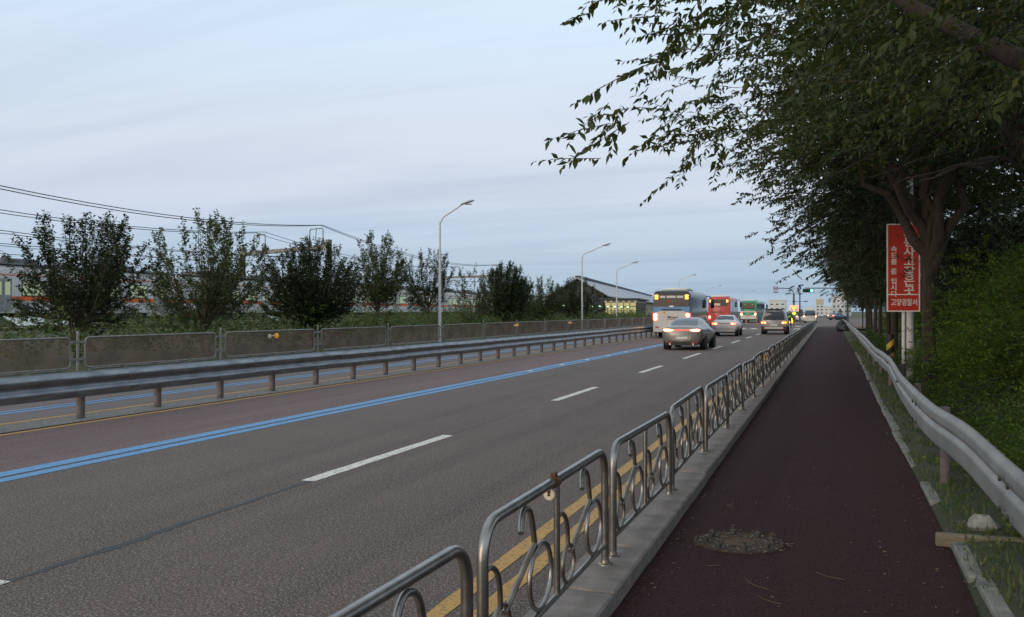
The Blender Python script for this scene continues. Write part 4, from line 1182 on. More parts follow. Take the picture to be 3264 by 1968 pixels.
# gantries over the line
def gantry(label, near, far, zb, posts):
    t = thing('railway_gantry', label, 'gantry', (near[0], near[1], .3), 0, 'steel gantries over the railway')
    v = Vector((far[0]-near[0], far[1]-near[1], 0)); L_ = v.length
    ang = math.atan2(v.y, v.x)
    t.rotation_euler = (0, 0, ang)      # local +x runs across the tracks
    for x in (0, L_):
        m = MB().box(x-.24, x+.24, -.05, .05, -.6, zb+.75)
        for y in (-.2, .2): m.box(x-.24, x+.24, y-.03, y+.03, -.6, zb+.74)
        m.build('post', mt['gantry'], t)
    bm2 = MB()
    for y in (-.2, .2):
        bm2.box(.25, L_-.25, y-.05, y+.05, zb-.19, zb+.19)
        for z in (zb-.19, zb+.15): bm2.box(.25, L_-.25, y-.12, y-.052, z, z+.04)
        for i in range(int(L_/.8)):
            a = .3+i*.8
            bm2.box(a, a+.05, y-.11, y-.055, zb-.14, zb+.14)
    for i in range(int(L_/.8)): bm2.box(.3+i*.8, .34+i*.8, -.2, .2, zb+.19, zb+.23)
    bm2.build('beam', mt['gantry'], t)
    for x in posts:
        fr = MB().tube([(x-1.15, 0, zb+.5), (x-1.15, 0, zb+1.75), (x-1.0, 0, zb+1.95), (x+1.0, 0, zb+1.95), (x+1.15, 0, zb+1.75), (x+1.15, 0, zb+.5)], .055, 6).tube([(x, 0, zb+1.95), (x+.12, 0, zb+.9)], .04, 5)
        fb = fr.build('wire_frame', mt['gantry'], t)
        for s in (-1.15, 1.15):
            MB().lathe([(.30, .2), (.24, .3), (.16, .62), (.06, .98)], 8, (x+s, 0, zb)).build('insulator', mt['dark_pole'], fb)
    for x in (3.2, 12.2):
        MB().tube([(x, 0, zb-.25), (x, 0, zb-2.6), (x+1.6, 0, zb-2.9)], .05, 6).build('drop_arm', mt['gantry'], t)
    return t
gantry('dark steel gantry over the railway above the third small tree', (-47.3, 80, .3), (-62.2, 86.6), 7.9, (2.1, 12.8))
gantry('smaller far gantry showing above the trees right of the nearest lamp', (-56, 157), (-71, 163), 8.0, (2.1, 12.8))
gantry('gantry nearer along the railway, beyond the left edge of the photo', (-44.2, 22), (-59, 28), 8.3, (2.1, 12.8))
# overhead wires: sagging between gantries
def wire(label, pts, r=.028, n=16, sag=1.0):
    m = MB()
    for (a, b) in zip(pts, pts[1:]):
        a = Vector(a); b = Vector(b)
        m.tube([a.lerp(b, i/n)-Vector((0, 0, sag*4*(i/n)*(1-i/n))) for i in range(n+1)], r, 4, cap=False)
    tag(m.build('overhead_wire', mt['wire']), label, 'overhead wire', 'overhead wires of the railway')
def gpt(g, x, z, y=0):
    near, far = g; v = Vector((far[0]-near[0], far[1]-near[1], 0)).normalized()
    p = Vector((near[0], near[1], 0))+v*x; return (p.x, p.y+y, z)
G0, G1, G2 = ((-44.2, 22), (-59, 28)), ((-47.3, 80), (-62.2, 86.6)), ((-56, 157), (-71, 163))
wl = ['upper twin wire over the near track', 'upper twin wire just beside it over the near track', 'feeder wire over the far track', 'second feeder wire over the far track', 'support wire over the near track', 'contact wire over the near track', 'support wire over the far track', 'contact wire over the far track', 'low return wire along the near posts']
for (x, z, sg, r), lab in zip(((1.0, 10.45, 1.5, .03), (1.35, 10.45, 1.65, .03), (11.8, 10.4, 1.4, .03), (13.6, 10.4, 1.4, .03), (3.4, 7.3, .8, .022), (3.4, 6.0, .05, .022), (12.4, 7.3, .8, .022), (12.4, 6.0, .05, .022), (0, 7.2, .9, .022)), wl):
    wire(lab, [gpt(g, x, z) for g in (G0, G1, G2)], r, 16, sg)

# ============================================================ the station
SR = R(6.8)
SX, SY = -35.9, 178
sth = thing('station_building', 'railway station hall with long pale pitched roof and lit glass block', 'station', (SX, SY, 0), SR)
# low glazed block in front: local x 0 = road-side corner, -x to the left, y away
BW, BL, BH = 6.4, 26, 4.05
MB().box(-BW, 0, 0, BL, 0, 1.15).build('base_wall', mt['brick_red'], sth)
MB().box(-BW+.02, -.02, .02, BL-.02, 3.55, BH-.01).build('cornice', mt['cladding'], sth)
MB().box(-BW-.7, .7, -.8, BL+.5, BH, BH+.32, .04).build('flat_roof', mt['roof_dark'], sth)
for x0 in np.linspace(-BW+.25, -.25, 6):
    MB().prism([(x0-.22, 3.5), (x0+.22, 3.5), (x0+.30, 3.98), (x0-.30, 3.98)], -.12, .02).build('corbel', mt['sign_white'], sth)
gw = MB().box(-BW+.08, -.08, .10, .16, 1.15, 3.55).mesh('glass', mt['station_glass'])
nx = 5
for i in range(nx):
    for j in range(2):
        a = -BW+.1+(BW-.2)*i/nx; b = -BW+.1+(BW-.2)*(i+1)/nx
        za, zb2 = (1.15, 2.75) if j == 0 else (2.75, 3.55)
        f = MB()
        f.box(a, a+.07, .02, .14, za, zb2).box(b-.07, b, .02, .14, za, zb2).box(a+.07, b-.07, .02, .14, zb2-.07, zb2).box(a+.07, b-.07, .02, .14, za, za+.07)
        if j == 0: f.box(a+.07, b-.07, .04, .12, 1.9, 1.95)
        fo_ = f.build('window', mt['roof_dark'], sth)
        MB().box(a+.07, b-.07, .09, .10, za+.07, zb2-.07).build('pane', mt['station_glass'], fo_)
for i in range(9):
    a = .3+i*(BL-.6)/9; b = .3+(i+1)*(BL-.6)/9
    f = MB().box(-.14, -.02, a, a+.12, 1.15, 3.55).box(-.14, -.02, b-.12, b, 1.15, 3.55).box(-.13, -.03, a+.12, b-.12, 2.7, 2.82).box(-.13, -.03, a+.12, b-.12, 3.45, 3.55)
    fo_ = f.build('window', mt['roof_dark'], sth)
    MB().box(-.10, -.09, a+.12, b-.12, 1.15, 3.45).build('pane', mt['station_glass_dim'], fo_)
MB().box(-BW+.3, -.3, .3, BL-.3, 0, 3.5).build('interior', mt['cladding'], sth)
# hall behind with gable roof: ridge along y
HX0, HX1, HE, HRG = -17.6, -7.4, 5.2, 8.5
hc = -12.5
MB().prism([(HX0, 0), (HX1, 0), (HX1, HE), (hc, HRG-.35), (HX0, HE)], 7, 7.2).build('gable_wall', mt['roof_dark'], sth)
MB().box(HX1-.2, HX1, 7.2, 236, 0, HE).build('side_wall', mt['cladding'], sth)
MB().box(HX0, HX0+.2, 7.2, 236, 0, HE).build('side_wall', mt['cladding'], sth)
for s, xe in ((1, HX1+1.4), (-1, HX0-1.4)):
    ze = HE-.45
    rf = MB().add([(xe, 5.2, ze), (hc, 5.2, HRG), (hc, 238, HRG), (xe, 238, ze), (xe, 5.2, ze+.22), (hc, 5.2, HRG+.22), (hc, 238, HRG+.22), (xe, 238, ze+.22)], [(0, 1, 2, 3), (7, 6, 5, 4), (0, 4, 5, 1), (2, 6, 7, 3), (0, 3, 7, 4)]).build('roof', mt['roof_metal'], sth)
    MB().tube([(xe, 5.0, ze+.1), (hc, 5.0, HRG+.1)], .22, 4).build('verge_board', mt['roof_metal'], rf)
    for i in range(58):
        y = 7+i*3.95
        MB().add([(xe, y, ze+.23), (hc, y, HRG+.23), (hc, y+.12, HRG+.23), (xe, y+.12, ze+.23), (xe, y+.06, ze+.30), (hc, y+.06, HRG+.30)], [(0, 1, 5, 4), (4, 5, 2, 3), (0, 4, 3), (1, 2, 5)]).build('roof_seam', mt['roof_metal'], rf)
MB().box(hc-.5, hc+.5, 5.0, 238, HRG+.12, HRG+.62, .05).build('ridge_cap', mt['roof_dark'], sth)
MB().prism([(hc-1.6, HRG-.9), (hc+1.6, HRG-.9), (hc+.2, HRG-.4), (hc-.2, HRG-.4)], 6.8, 7.0).build('gable_window', mt['glass'], sth)
a2 = thing('station_annex', 'pale annex block between the station glass block and the blue bus', 'building', (-36.3, 222, 0), SR)
MB().box(-3, 3, 0, 12, 0, 4.0).build('wall', mt['cladding'], a2)
MB().box(-3.2, 3.2, -.2, 12.2, 4.0, 4.35).build('roof', mt['sign_white'], a2)
MB().box(-3.3, -2.9, -.3, -.0, 0, 4.0).build('column', mt['sign_white'], a2)
for j in range(2):
    w_ = MB().box(-2.4+j*2.6, -.4+j*2.6, -.03, .02, 1.2, 3.0).build('window', mt['station_glass_dim'], a2)
# platform lamps glowing between the trees
for i in range(9):
    p = Vector((-33.8, 118+i*5.2, 0))
    t = thing('platform_lamp', '%s small greenish platform lamp glowing between the trees, counted from the left' % ('leftmost' if i == 0 else ORD[i]), 'platform lamp', p, 0, 'greenish platform lamps')
    MB().tube([(0, 0, .3), (0, 0, 2.45)], .04, 6).build('post', mt['dark_pole'], t)
    MB().box(-.06, .06, -.55, .55, 2.45, 2.62, .03).build('tube', mt['green_lamp'], t)
sh = MB(); rr2 = random.Random(2)
vs = []; nx_, ny_ = 9, 5
for i in range(nx_):
    for j in range(ny_):
        vs.append((j*.35, i*.55, .25+rr2.uniform(0, .35)*(0 if j in (0, ny_-1) else 1)+.25*math.sin(j/(ny_-1)*math.pi)))
sh.add(vs, [(i*ny_+j, i*ny_+j+1, (i+1)*ny_+j+1, (i+1)*ny_+j) for i in range(nx_-1) for j in range(ny_-1)])
for (x, y, k, lab) in ((-41.5, 36.5, 1.0, 'white plastic sheeting on the railway slope at the left edge'), (-42.5, 62, .9, 'white heap of sheeting under the train right of the vase shaped tree')):
    o = link('plastic_sheet', sh.mesh('plastic_sheet', mt['sheet_white'], 60), None, (x, y, .75)); o.scale = (k, k, k)
    tag(o, lab, 'plastic sheet')
for i in range(5):
    pass
# ============================================================ vehicles
def cat_rom(S, n):
    """rows of points -> refined rows (Catmull-Rom along first axis)"""
    S = np.array(S, float); out = []
    for i in range(len(S)-1):
        a, b, c, d = S[max(0, i-1)], S[i], S[i+1], S[min(len(S)-1, i+2)]
        for j in range(n):
            t = j/n
            p = .5*((2*b)+(c-a)*t+(2*a-5*b+4*c-d)*t*t+(3*b-a-3*c+d)*t**3)
            p[:, 1] = b[:, 1]+(c[:, 1]-b[:, 1])*t      # keep y monotone
            out.append(p)
    out.append(S[-1]); return np.array(out)
class Body:
    """lofted body: sections of half rings [(x,z)...] from bottom centre to top centre"""
    def __init__(s, secs, n=4):
        rows = []
        for y, half in secs:
            full = half+[(-x, z) for x, z in half[-2:0:-1]]
            rows.append([(x, y, z) for x, z in full])
        s.R = cat_rom(rows, n); s.k = s.R.shape[1]
        s.ys = s.R[:, 0, 1]
    def mesh(s):
        m = MB(); k = s.k; n = len(s.R)
        vs = [tuple(p) for r in s.R for p in r]
        fs = [(i*k+j, (i+1)*k+j, (i+1)*k+(j+1) % k, i*k+(j+1) % k) for i in range(n-1) for j in range(k)]
        fs += [tuple(range(k)), tuple((n-1)*k+j for j in range(k-1, -1, -1))]
        return m.add(vs, fs)
    def at(s, y, j):
        i = int(np.clip(np.searchsorted(s.ys, y)-1, 0, len(s.R)-2))
        t = (y-s.ys[i])/max(1e-6, s.ys[i+1]-s.ys[i])
        row = s.R[i]+(s.R[i+1]-s.R[i])*np.clip(t, 0, 1)
        j0 = int(math.floor(j)) ; f = j-j0
        return row[j0 % s.k]*(1-f)+row[(j0+1) % s.k]*f
    def patch(s, y0, y1, j0, j1, ny=6, nj=4, off=.006, mb=None, yfun=None):
        m = mb or MB(); vs = []
        for a in range(ny+1):
            for b in range(nj+1):
                jj = j0+(j1-j0)*b/nj
                yy0, yy1 = (y0, y1) if yfun is None else yfun(b/nj)
                y = yy0+(yy1-yy0)*a/ny
                p = s.at(y, jj)
                du = s.at(y+.03, jj)-s.at(y-.03, jj); dv = s.at(y, jj+.05)-s.at(y, jj-.05)
                nn = np.cross(du, dv); L_ = np.linalg.norm(nn)
                nn = nn/L_ if L_ > 1e-9 else np.array([0, 0, 1.])
                c = s.R[:, :, :].mean(axis=(0, 1)); 
                if np.dot(nn, p-np.array([0, y, c[2]])) < 0: nn = -nn
                vs.append(p+nn*off)
        w = nj+1
        return m.add(vs, [(a*w+b, a*w+b+1, (a+1)*w+b+1, (a+1)*w+b) for a in range(ny) for b in range(nj)])
def car_half(zb, wb, wm, zbelt, wbelt, ztop, wtop):
    zm = zb+(zbelt-zb)*.5
    return [(0, zb), (wb*.88, zb), (wb, zb+.07), (wm, zm), (wm*.99, zbelt-(zbelt-zb)*.15), (wbelt, zbelt), (wtop, zbelt+(ztop-zbelt)*.86), (wtop*.84, ztop-.012), (0, ztop+.018)]
def wheel(parent, x, y, r, w=.2):
    s = 1 if x > 0 else -1
    t = MB().lathe([(r*.62, -w/2), (r*.93, -w/2), (r, -w/2+.03), (r, w/2-.03), (r*.93, w/2), (r*.62, w/2)], 20, axis='X').build('wheel', mt['rubber'], parent, 50, (x, y, r))
    rim = MB().lathe([(r*.63, s*w*.30), (r*.66, s*w*.47), (r*.60, s*w*.49), (r*.55, s*w*.38), (r*.20, s*w*.36), (r*.16, s*w*.46), (.001, s*w*.46)], 20, axis='X', cap=False)
    for k in range(5):
        a = k*2*math.pi/5
        rim.tube([(s*w*.42, math.cos(a)*r*.15, math.sin(a)*r*.15), (s*w*.42, math.cos(a)*r*.60, math.sin(a)*r*.60)], r*.075, 5)
    rim.build('rim', mt['alloy'], t, 50)
def well_shades(parent, B, xs_y, r, w):
    for y in xs_y:
        for s in (1, -1):
            MB().lathe([(r*1.17, s*-.25), (r*1.17, s*.0)], 20, (s*(w+.003), y, r), 'X').build('well_shade_disc', mt['black_trim'], parent, 40)  # dark disc on the body side paints the shade of an uncut wheel well
def ellipse(cx, cz, a, b, n=16, rot=0):
    return [(cx+a*math.cos(t)*math.cos(rot)-b*math.sin(t)*math.sin(rot), cz+a*math.cos(t)*math.sin(rot)+b*math.sin(t)*math.cos(rot)) for t in [2*math.pi*i/n for i in range(n)]]
def mirrored(poly): return [(-x, z) for x, z in poly][::-1]

def sedan(name, label, loc, rz, paint, L_, W, style):
    t = thing(name, label, 'car', loc, rz)
    h = W/2
    if style == 'coupe':
        S = [(0, .40, .66, .76, .86, .74, .93, .62), (.05, .32, .78, .88, .96, .84, 1.03, .74), (.22, .26, .82, .97, .99, .87, 1.07, .74), (.62, .24, .84, 1.0, 1.0, .89, 1.12, .71), (1.25, .22, .84, 1.0, .99, .90, 1.34, .64), (1.85, .20, .84, 1., .98, .90, 1.45, .60), (2.5, .2, .84, 1., .97, .9, 1.455, .60), (3.0, .2, .84, 1., .95, .9, 1.36, .62), (3.75, .22, .84, .99, .91, .89, .99, .76), (4.4, .24, .80, .95, .82, .84, .88, .7), (4.72, .30, .72, .84, .70, .76, .76, .6), (4.82, .38, .6, .7, .6, .6, .66, .5)]
        glass_y, roof_y = (.66, 1.66), 1.85
    else:
        S = [(0, .40, .68, .80, .88, .78, .96, .66), (.05, .30, .78, .92, .95, .86, 1.05, .76), (.22, .25, .82, .98, .98, .88, 1.08, .78), (.85, .24, .84, 1.0, .98, .90, 1.12, .74), (1.45, .22, .84, 1.0, .98, .90, 1.42, .64), (2.1, .20, .84, 1., .97, .90, 1.47, .62), (2.8, .2, .84, 1., .96, .9, 1.43, .63), (3.6, .22, .84, .99, .93, .89, 1.02, .76), (4.3, .24, .80, .95, .86, .84, .92, .7), (4.7, .30, .72, .86, .74, .78, .80, .6), (4.82, .38, .6, .7, .62, .6, .68, .5)]
        glass_y, roof_y = (.92, 1.42), 2.1
    k = L_/4.82
    B = Body([(y*k, car_half(zb, wb*h, wm*h, zbe, wbe*h, zt, wt*h)) for y, zb, wb, wm, zbe, wbe, zt, wt in S], 4)
    body = B.mesh().build('body', mt[paint], t, 40)
    # rear window, side windows, windscreen
    B.patch(glass_y[0]*k, glass_y[1]*k, 6.62, 9.38, 7, 8, .008).build('rear_window', mt['glass_blue'], t, 60)
    for j0, j1 in ((5.12, 5.93), (10.88, 10.07)):
        B.patch(1.15*k, 1.95*k, j0, j1, 6, 3, .007).build('side_window', mt['glass'], t, 60)
        B.patch(2.02*k, 2.95*k, j0, j1, 6, 3, .007).build('side_window', mt['glass'], t, 60)
    B.patch(2.8*k, 3.55*k, 6.5, 9.5, 6, 8, .007).build('windscreen', mt['glass'], t, 60)
    r = .325
    for y in (1.05*k, 3.85*k):
        for s in (1, -1): wheel(t, s*(h-.11), y, r)
    well_shades(t, B, (1.05*k, 3.85*k), r, h)
    for s in (1, -1):
        mr = MB().box(-.06, .06, -.05, .06, -.06, .07, .025).build('mirror', mt[paint], t, 40, (s*(h+.07), 3.0*k, 1.02))
    # rear face
    def plate(nm, poly, y0, y1, m, par=None): return MB().prism(poly, y0, y1).build(nm, mt[m], par or t)
    if style == 'coupe':
        for s in (1, -1):
            P1 = [(.34, .905), (.50, .945), (.72, .96), (.845, .94), (.80, .86), (.66, .835), (.46, .855)]
            P2 = [(.36, .905), (.51, .940), (.71, .953), (.825, .935), (.78, .865), (.65, .845), (.47, .862)]
            if s < 0: P1, P2 = mirrored(P1), mirrored(P2)
            lamp = plate('tail_lamp', P1, -.022, .12, 'lamp_red')
            plate('lamp_core', P2, -.030, -.0225, 'lamp_hot', lamp)
            plate('reflector', [(s*.40, .33), (s*.72, .34), (s*.72, .375), (s*.40, .365)][::s], -.03, .05, 'reflector_red')
            MB().lathe([(.045, -.04), (.045, .1)], 12, (s*.52, .0, .27), 'Y').build('exhaust', mt['chrome'], t, 40)
        plate('tail_strip', [(-.40, .885), (.40, .885), (.40, .915), (-.40, .915)], -.014, .06, 'lamp_red')  # no lamp here: red glow added to stand for the lamps' light trail
        plate('number_plate', [(-.26, .50), (.26, .50), (.26, .61), (-.26, .61)], -.035, .02, 'plate_white')
        plate('plate_recess', [(-.40, .46), (.40, .46), (.44, .66), (-.44, .66)], -.012, .05, 'silver_paint')
        plate('diffuser', [(-.66, .22), (.66, .22), (.76, .36), (-.76, .36)], -.02, .18, 'black_trim')
        plate('third_brake_lamp', [(-.14, 1.36), (.14, 1.36), (.14, 1.375), (-.14, 1.375)], 1.45*k, 1.62*k, 'lamp_red')
    else:
        for s in (1, -1):
            P1 = [(.42, .80), (.80, .80), (.845, .86), (.84, .955), (.44, .95)]
            P2 = [(.50, .835), (.66, .835), (.66, .92), (.50, .92)]
            P3 = [(.70, .84), (.80, .84), (.80, .92), (.70, .92)]
            if s < 0: P1, P2, P3 = mirrored(P1), mirrored(P2), mirrored(P3)
            lamp = plate('tail_lamp', P1, -.022, .10, 'lamp_red')
            plate('lamp_core', P2, -.03, -.0225, 'lamp_hot', lamp); plate('indicator', P3, -.03, -.0225, 'lamp_amber', lamp)
        plate('tail_strip', [(-.42, .875), (.42, .875), (.42, .91), (-.42, .91)], -.014, .05, 'reflector_red')
        plate('number_plate', [(-.26, .66), (.26, .66), (.26, .78), (-.26, .78)], -.03, .02, 'plate_white')
        plate('bumper_strip', [(-.80, .50), (.80, .50), (.80, .54), (-.80, .54)], -.02, .1, 'galv_pale')
        plate('diffuser', [(-.64, .22), (.64, .22), (.72, .31), (-.72, .31)], -.01, .15, 'black_trim')
    return t
def van(name, label, loc, rz, paint, W, H, L_, rack=True, lamps_low=True, black_low=True, glass='glass'):
    t = thing(name, label, 'van', loc, rz)
    h = W/2
    S = [(0, .42, .80, .90, 1.0, .86, H*.80, .74), (.05, .34, .86, .97, 1.04, .92, H*.93, .76), (.20, .28, .88, 1.0, 1.06, .94, H*.985, .76), (.7, .26, .88, 1., 1.06, .95, H, .78), (2.0, .25, .88, 1., 1.06, .95, H, .78), (3.0, .25, .88, 1., 1.05, .95, H*.985, .78), (3.6, .25, .88, 1., 1.04, .94, H*.88, .78), (4.25, .27, .86, .98, .98, .90, 1.15, .80), (4.7, .3, .82, .92, .85, .82, .98, .74), (4.9, .38, .7, .8, .7, .7, .78, .6)]
    k = L_/4.9
    B = Body([(y*k, car_half(zb, wb*h, wm*h, zbe, wbe*h, zt, wt*h)) for y, zb, wb, wm, zbe, wbe, zt, wt in S], 4)
    B.mesh().build('body', mt[paint], t, 40)
    def plate(nm, poly, y0, y1, m, par=None): return MB().prism(poly, y0, y1).build(nm, mt[m], par or t)
    zt = H*.985; zb = 1.10
    # raked tailgate glass: a slab following the rear slope
    def rake(z): return np.interp(z, [.9, 1.04, H*.80, H*.93, H], [-.02, -.015, .0, .045, .25])-.012
    n = 6; vs = []
    for i in range(n+1):
        z = zb+(zt-.10-zb)*i/n; w = h*np.interp(z, [1.0, H*.86, H], [.86, .74, .70])
        vs += [(-w, rake(z), z), (-w*.5, rake(z)-.012, z), (w*.5, rake(z)-.012, z), (w, rake(z), z)]
    MB().add(vs, [(i*4+j, i*4+j+1, (i+1)*4+j+1, (i+1)*4+j) for i in range(n) for j in range(3)]).build('rear_window', mt[glass], t, 60)
    for j0, j1 in ((5.12, 5.93), (10.88, 10.07)):
        for a, b in ((.30, 1.5), (1.58, 2.6), (2.68, 3.45)):
            B.patch(a*k, b*k, j0, j1, 5, 3, .007).build('side_window', mt['glass'], t, 60)
    B.patch(3.45*k, 4.15*k, 6.5, 9.5, 6, 8, .007).build('windscreen', mt['glass'], t, 60)
    for s in (1, -1):
        if lamps_low: P1 = [(h*.58, .82), (h*.98, .82), (h*.985, .97), (h*.64, .97)]; P2 = [(h*.62, .845), (h*.76, .845), (h*.76, .945), (h*.66, .945)]; P3 = [(h*.80, .845), (h*.95, .845), (h*.95, .945), (h*.80, .945)]
        else: P1 = [(h*.80, .86), (h*.99, .86), (h*.985, 1.14), (h*.84, 1.14)]; P2 = [(h*.84, .93), (h*.96, .93), (h*.96, 1.07), (h*.86, 1.07)]; P3 = [(h*.84, .88), (h*.96, .88), (h*.96, .92), (h*.84, .92)]
        if s < 0: P1, P2, P3 = mirrored(P1), mirrored(P2), mirrored(P3)
        lamp = plate('tail_lamp', P1, -.035, .08, 'lamp_red')
        plate('lamp_core', P2, -.044, -.0355, 'lamp_hot', lamp); plate('indicator', P3, -.044, -.0355, 'lamp_amber', lamp)
        plate('reflector', ellipse(s*h*.74, .47, .10, .06, 10), -.06, .02, 'reflector_red')
        MB().box(-.05, .05, -.06, .08, -.12, .12, .03).build('mirror', mt['black_trim'], t, 40, (s*(h+.09), 3.55*k, 1.22))
    plate('bumper', [(-h*.96, .30), (h*.96, .30), (h*.97, .60), (-h*.97, .60)], -.055, .12, 'black_trim' if black_low else paint)
    plate('bumper_face', [(-h*.70, .42), (h*.70, .42), (h*.70, .58), (-h*.70, .58)], -.07, -.056, paint)
    plate('number_plate', [(-.26, .64), (.26, .64), (.26, .78), (-.26, .78)], -.045, .02, 'plate_white')
    plate('garnish', [(-.42, .815), (.42, .815), (.42, .86), (-.42, .86)], -.045, .02, 'chrome')
    MB().tube([(0, -.035, zb+.03), (.34, -.03, zb+.16)], .012, 5).build('wiper', mt['black_trim'], t)
    if rack:
        for s in (1, -1):
            MB().tube([(s*h*.70, .25, H+.0), (s*h*.70, .4, H+.09), (s*h*.70, 2.8, H+.09), (s*h*.70, 3.0, H-.02)], .022, 6).build('roof_rail', mt['black_trim'], t)
        plate('spoiler', [(-h*.70, H-.02), (h*.70, H-.02), (h*.62, H+.06), (-h*.62, H+.06)], .05, .32, 'black_trim')
    r = .34
    for y in (1.0*k, 3.95*k):
        for s in (1, -1): wheel(t, s*(h-.11), y, r)
    well_shades(t, B, (1.0*k, 3.95*k), r, h)
    return t
def text_mesh(body, size, name, m, parent, M4, ext=.004, shear=0., align='CENTER', sx=1.):
    cu = bpy.data.curves.new('txt', 'FONT'); cu.body = body; cu.size = size; cu.extrude = ext; cu.align_x = align; cu.align_y = 'CENTER'; cu.shear = shear; cu.resolution_u = 3
    cu.offset = size*.018
    o = bpy.data.objects.new('txt', cu); COL.objects.link(o)
    bpy.context.view_layer.update()
    me = bpy.data.meshes.new_from_object(o.evaluated_get(bpy.context.evaluated_depsgraph_get()))
    bpy.data.objects.remove(o); bpy.data.curves.remove(cu)
    me.name = name; me.materials.clear(); me.materials.append(m)
    me.transform(Matrix.Diagonal((sx, 1, 1, 1)))
    q = link(name, me, parent); q.matrix_local = M4
    return q
FACE_BACK = Matrix.Rotation(R(90), 4, 'X')        # text upright facing -Y
def bus(label, loc, rz, W, H, L_, body, kind):
    t = thing('bus', label, 'bus', loc, rz)
    h = W/2
    def half(w, zb, zt, top): return [(0, zb), (w*.95, zb), (w, zb+.10), (w, 1.3), (w, zt*.62), (w*.985, zt-.35), (w*.96, zt-.16), (w*.86, zt-.03), (w*.4, zt+.01), (0, zt+.02)]
    S = [(0, half(h*.93, .42, H-.16, 0)), (.06, half(h*.975, .36, H-.06, 0)), (.2, half(h, .34, H, 0)), (1.2, half(h, .33, H, 0)), (L_*.5, half(h, .33, H, 0)), (L_-1.0, half(h, .33, H, 0)), (L_-.25, half(h*.99, .34, H-.05, 0)), (L_, half(h*.92, .42, H-.25, 0))]
    B = Body(S, 3)
    B.mesh().build('body', mt[body], t, 40)
    def plate(nm, poly, y0, y1, m, par=None): return MB().prism(poly, y0, y1).build(nm, mt[m], par or t)
    # window band each side with pillars
    for s in (1, -1):
        nwin = 7; gap = (L_-1.6)/nwin
        for i in range(nwin):
            a = .5+i*gap; lowz = 1.35 if kind != 'green' else 1.15
            dz = .42
            MB().box(min(s*h, s*(h+.008)), max(s*h, s*(h+.008)), a+.05, a+gap-.05, lowz, H-.45).build('side_window', mt['glass_blue'], t)
        MB().box(min(s*h, s*(h+.012)), max(s*h, s*(h+.012)), L_-1.15, L_-.25, .5, H-.5).build('door', mt['glass'], t)
        for a in (2.9, L_-2.6): 
            MB().lathe([(.56, -.02), (.56, .014)], 18, (s*h, a, .48), 'X').build('well_shade_disc', mt['black_trim'], t)  # black disc painted in for the shaded hollow round the wheel
            wheel(t, s*(h-.13), a, .48, .28)
        mr = MB().tube(sp([(s*(h-.1), L_-.1, H-.25), (s*(h+.15), L_+.25, H-.25), (s*(h+.32), L_+.4, H-.55)]), .035, 6)
        mr.box(s*(h+.32)-.13, s*(h+.32)+.13, L_+.32, L_+.46, H-1.15, H-.50, .05)
        mr.build('mirror', mt['black_trim'], t, 50)
    ru = MB().box(-h*.72, h*.72, 1.5, 4.6, H-.02, H+.20, .09)
    ru.build('roof_unit', mt['sign_white'], t, 40)
    if kind == 'blue':
        plate('rear_window', [(-h*.93, 2.07), (h*.93, 2.07), (h*.90, H-.20), (h*.80, H-.06), (-h*.80, H-.06), (-h*.90, H-.20)], -.02, .1, 'rear_dark')
        plate('top_band', [(-h*.90, H-.28), (h*.90, H-.28), (h*.86, H-.10), (-h*.86, H-.10)], -.026, -.0205, 'roof_dark')
        plate('blue_band', [(-h*.96, 1.64), (-h*.6, 1.80), (h*.6, 1.80), (h*.96, 1.64), (h*.96, 2.05), (-h*.96, 2.05)], -.03, .08, 'bus_blue')
        plate('grille', [(-h*.52, 1.82), (h*.52, 1.82), (h*.50, 1.91), (-h*.50, 1.91)], -.038, -.0305, 'roof_dark')
        plate('lower_panel', [(-h*.97, .50), (h*.97, .50), (h*.97, 1.62), (h*.62, 1.78), (-h*.62, 1.78), (-h*.97, 1.62)], -.024, .08, 'bus_white')
        plate('bumper', [(-h*.96, .40), (h*.96, .40), (h*.97, .64), (-h*.97, .64)], -.10, .1, 'bus_white')
        plate('badge', ellipse(.0, 2.08, .16, .05, 10), -.05, -.031, 'chrome')
        plate('sticker', ellipse(-h*.38, 1.66, .09, .09, 10), -.034, -.0245, 'plate_yellow')
        for i, (a, b) in enumerate(((-.62, -.33), (-.26, .22), (.28, .62))):
            plate('banner', [(h*a, H-.50), (h*b, H-.50), (h*b, H-.36), (h*a, H-.36)], -.03, -.0205, 'sign_white')
        plate('display', [(-.06, H-.80), (.30, H-.80), (.30, H-.66), (-.06, H-.66)], -.03, -.0205, 'station_glass_dim')
        plate('display', [(-.30, H-.80), (-.10, H-.80), (-.10, H-.66), (-.30, H-.66)], -.03, -.0205, 'reflector_red')
        for s in (1, -1):
            for z in (H-.36, H-.52): plate('high_lamp', ellipse(s*h*.80, z, .13, .075, 10), -.045, -.027, 'lamp_amber')
            lamp = plate('tail_lamp', [(s*h*.86-.16, 1.16), (s*h*.86+.16, 1.16), (s*h*.86+.16, 1.64), (s*h*.86-.16, 1.64)], -.05, .02, 'lamp_red')
            for z in (1.28, 1.50): plate('lamp_core', ellipse(s*h*.86, z, .13, .115, 12), -.06, -.0505, 'lamp_hot', lamp)
            plate('reflector', ellipse(s*h*.78, .72, .14, .045, 10), -.115, -.1005, 'reflector_red')
        text_mesh('Mavers', .24, 'lettering', mt['rust'], t, Matrix.Translation((.05, -.028, 1.36)) @ FACE_BACK, .003, .3)
        plate('underline', [(-.35, 1.20), (.30, 1.20), (.34, 1.225), (-.31, 1.225)], -.027, -.0245, 'rust')
    elif kind == 'red':
        plate('rear_window', [(-h*.78, 2.35), (h*.74, 2.35), (h*.88, 2.75), (h*.86, H-.30), (-h*.86, H-.30), (-h*.84, 2.5)], -.02, .1, 'rear_dark')
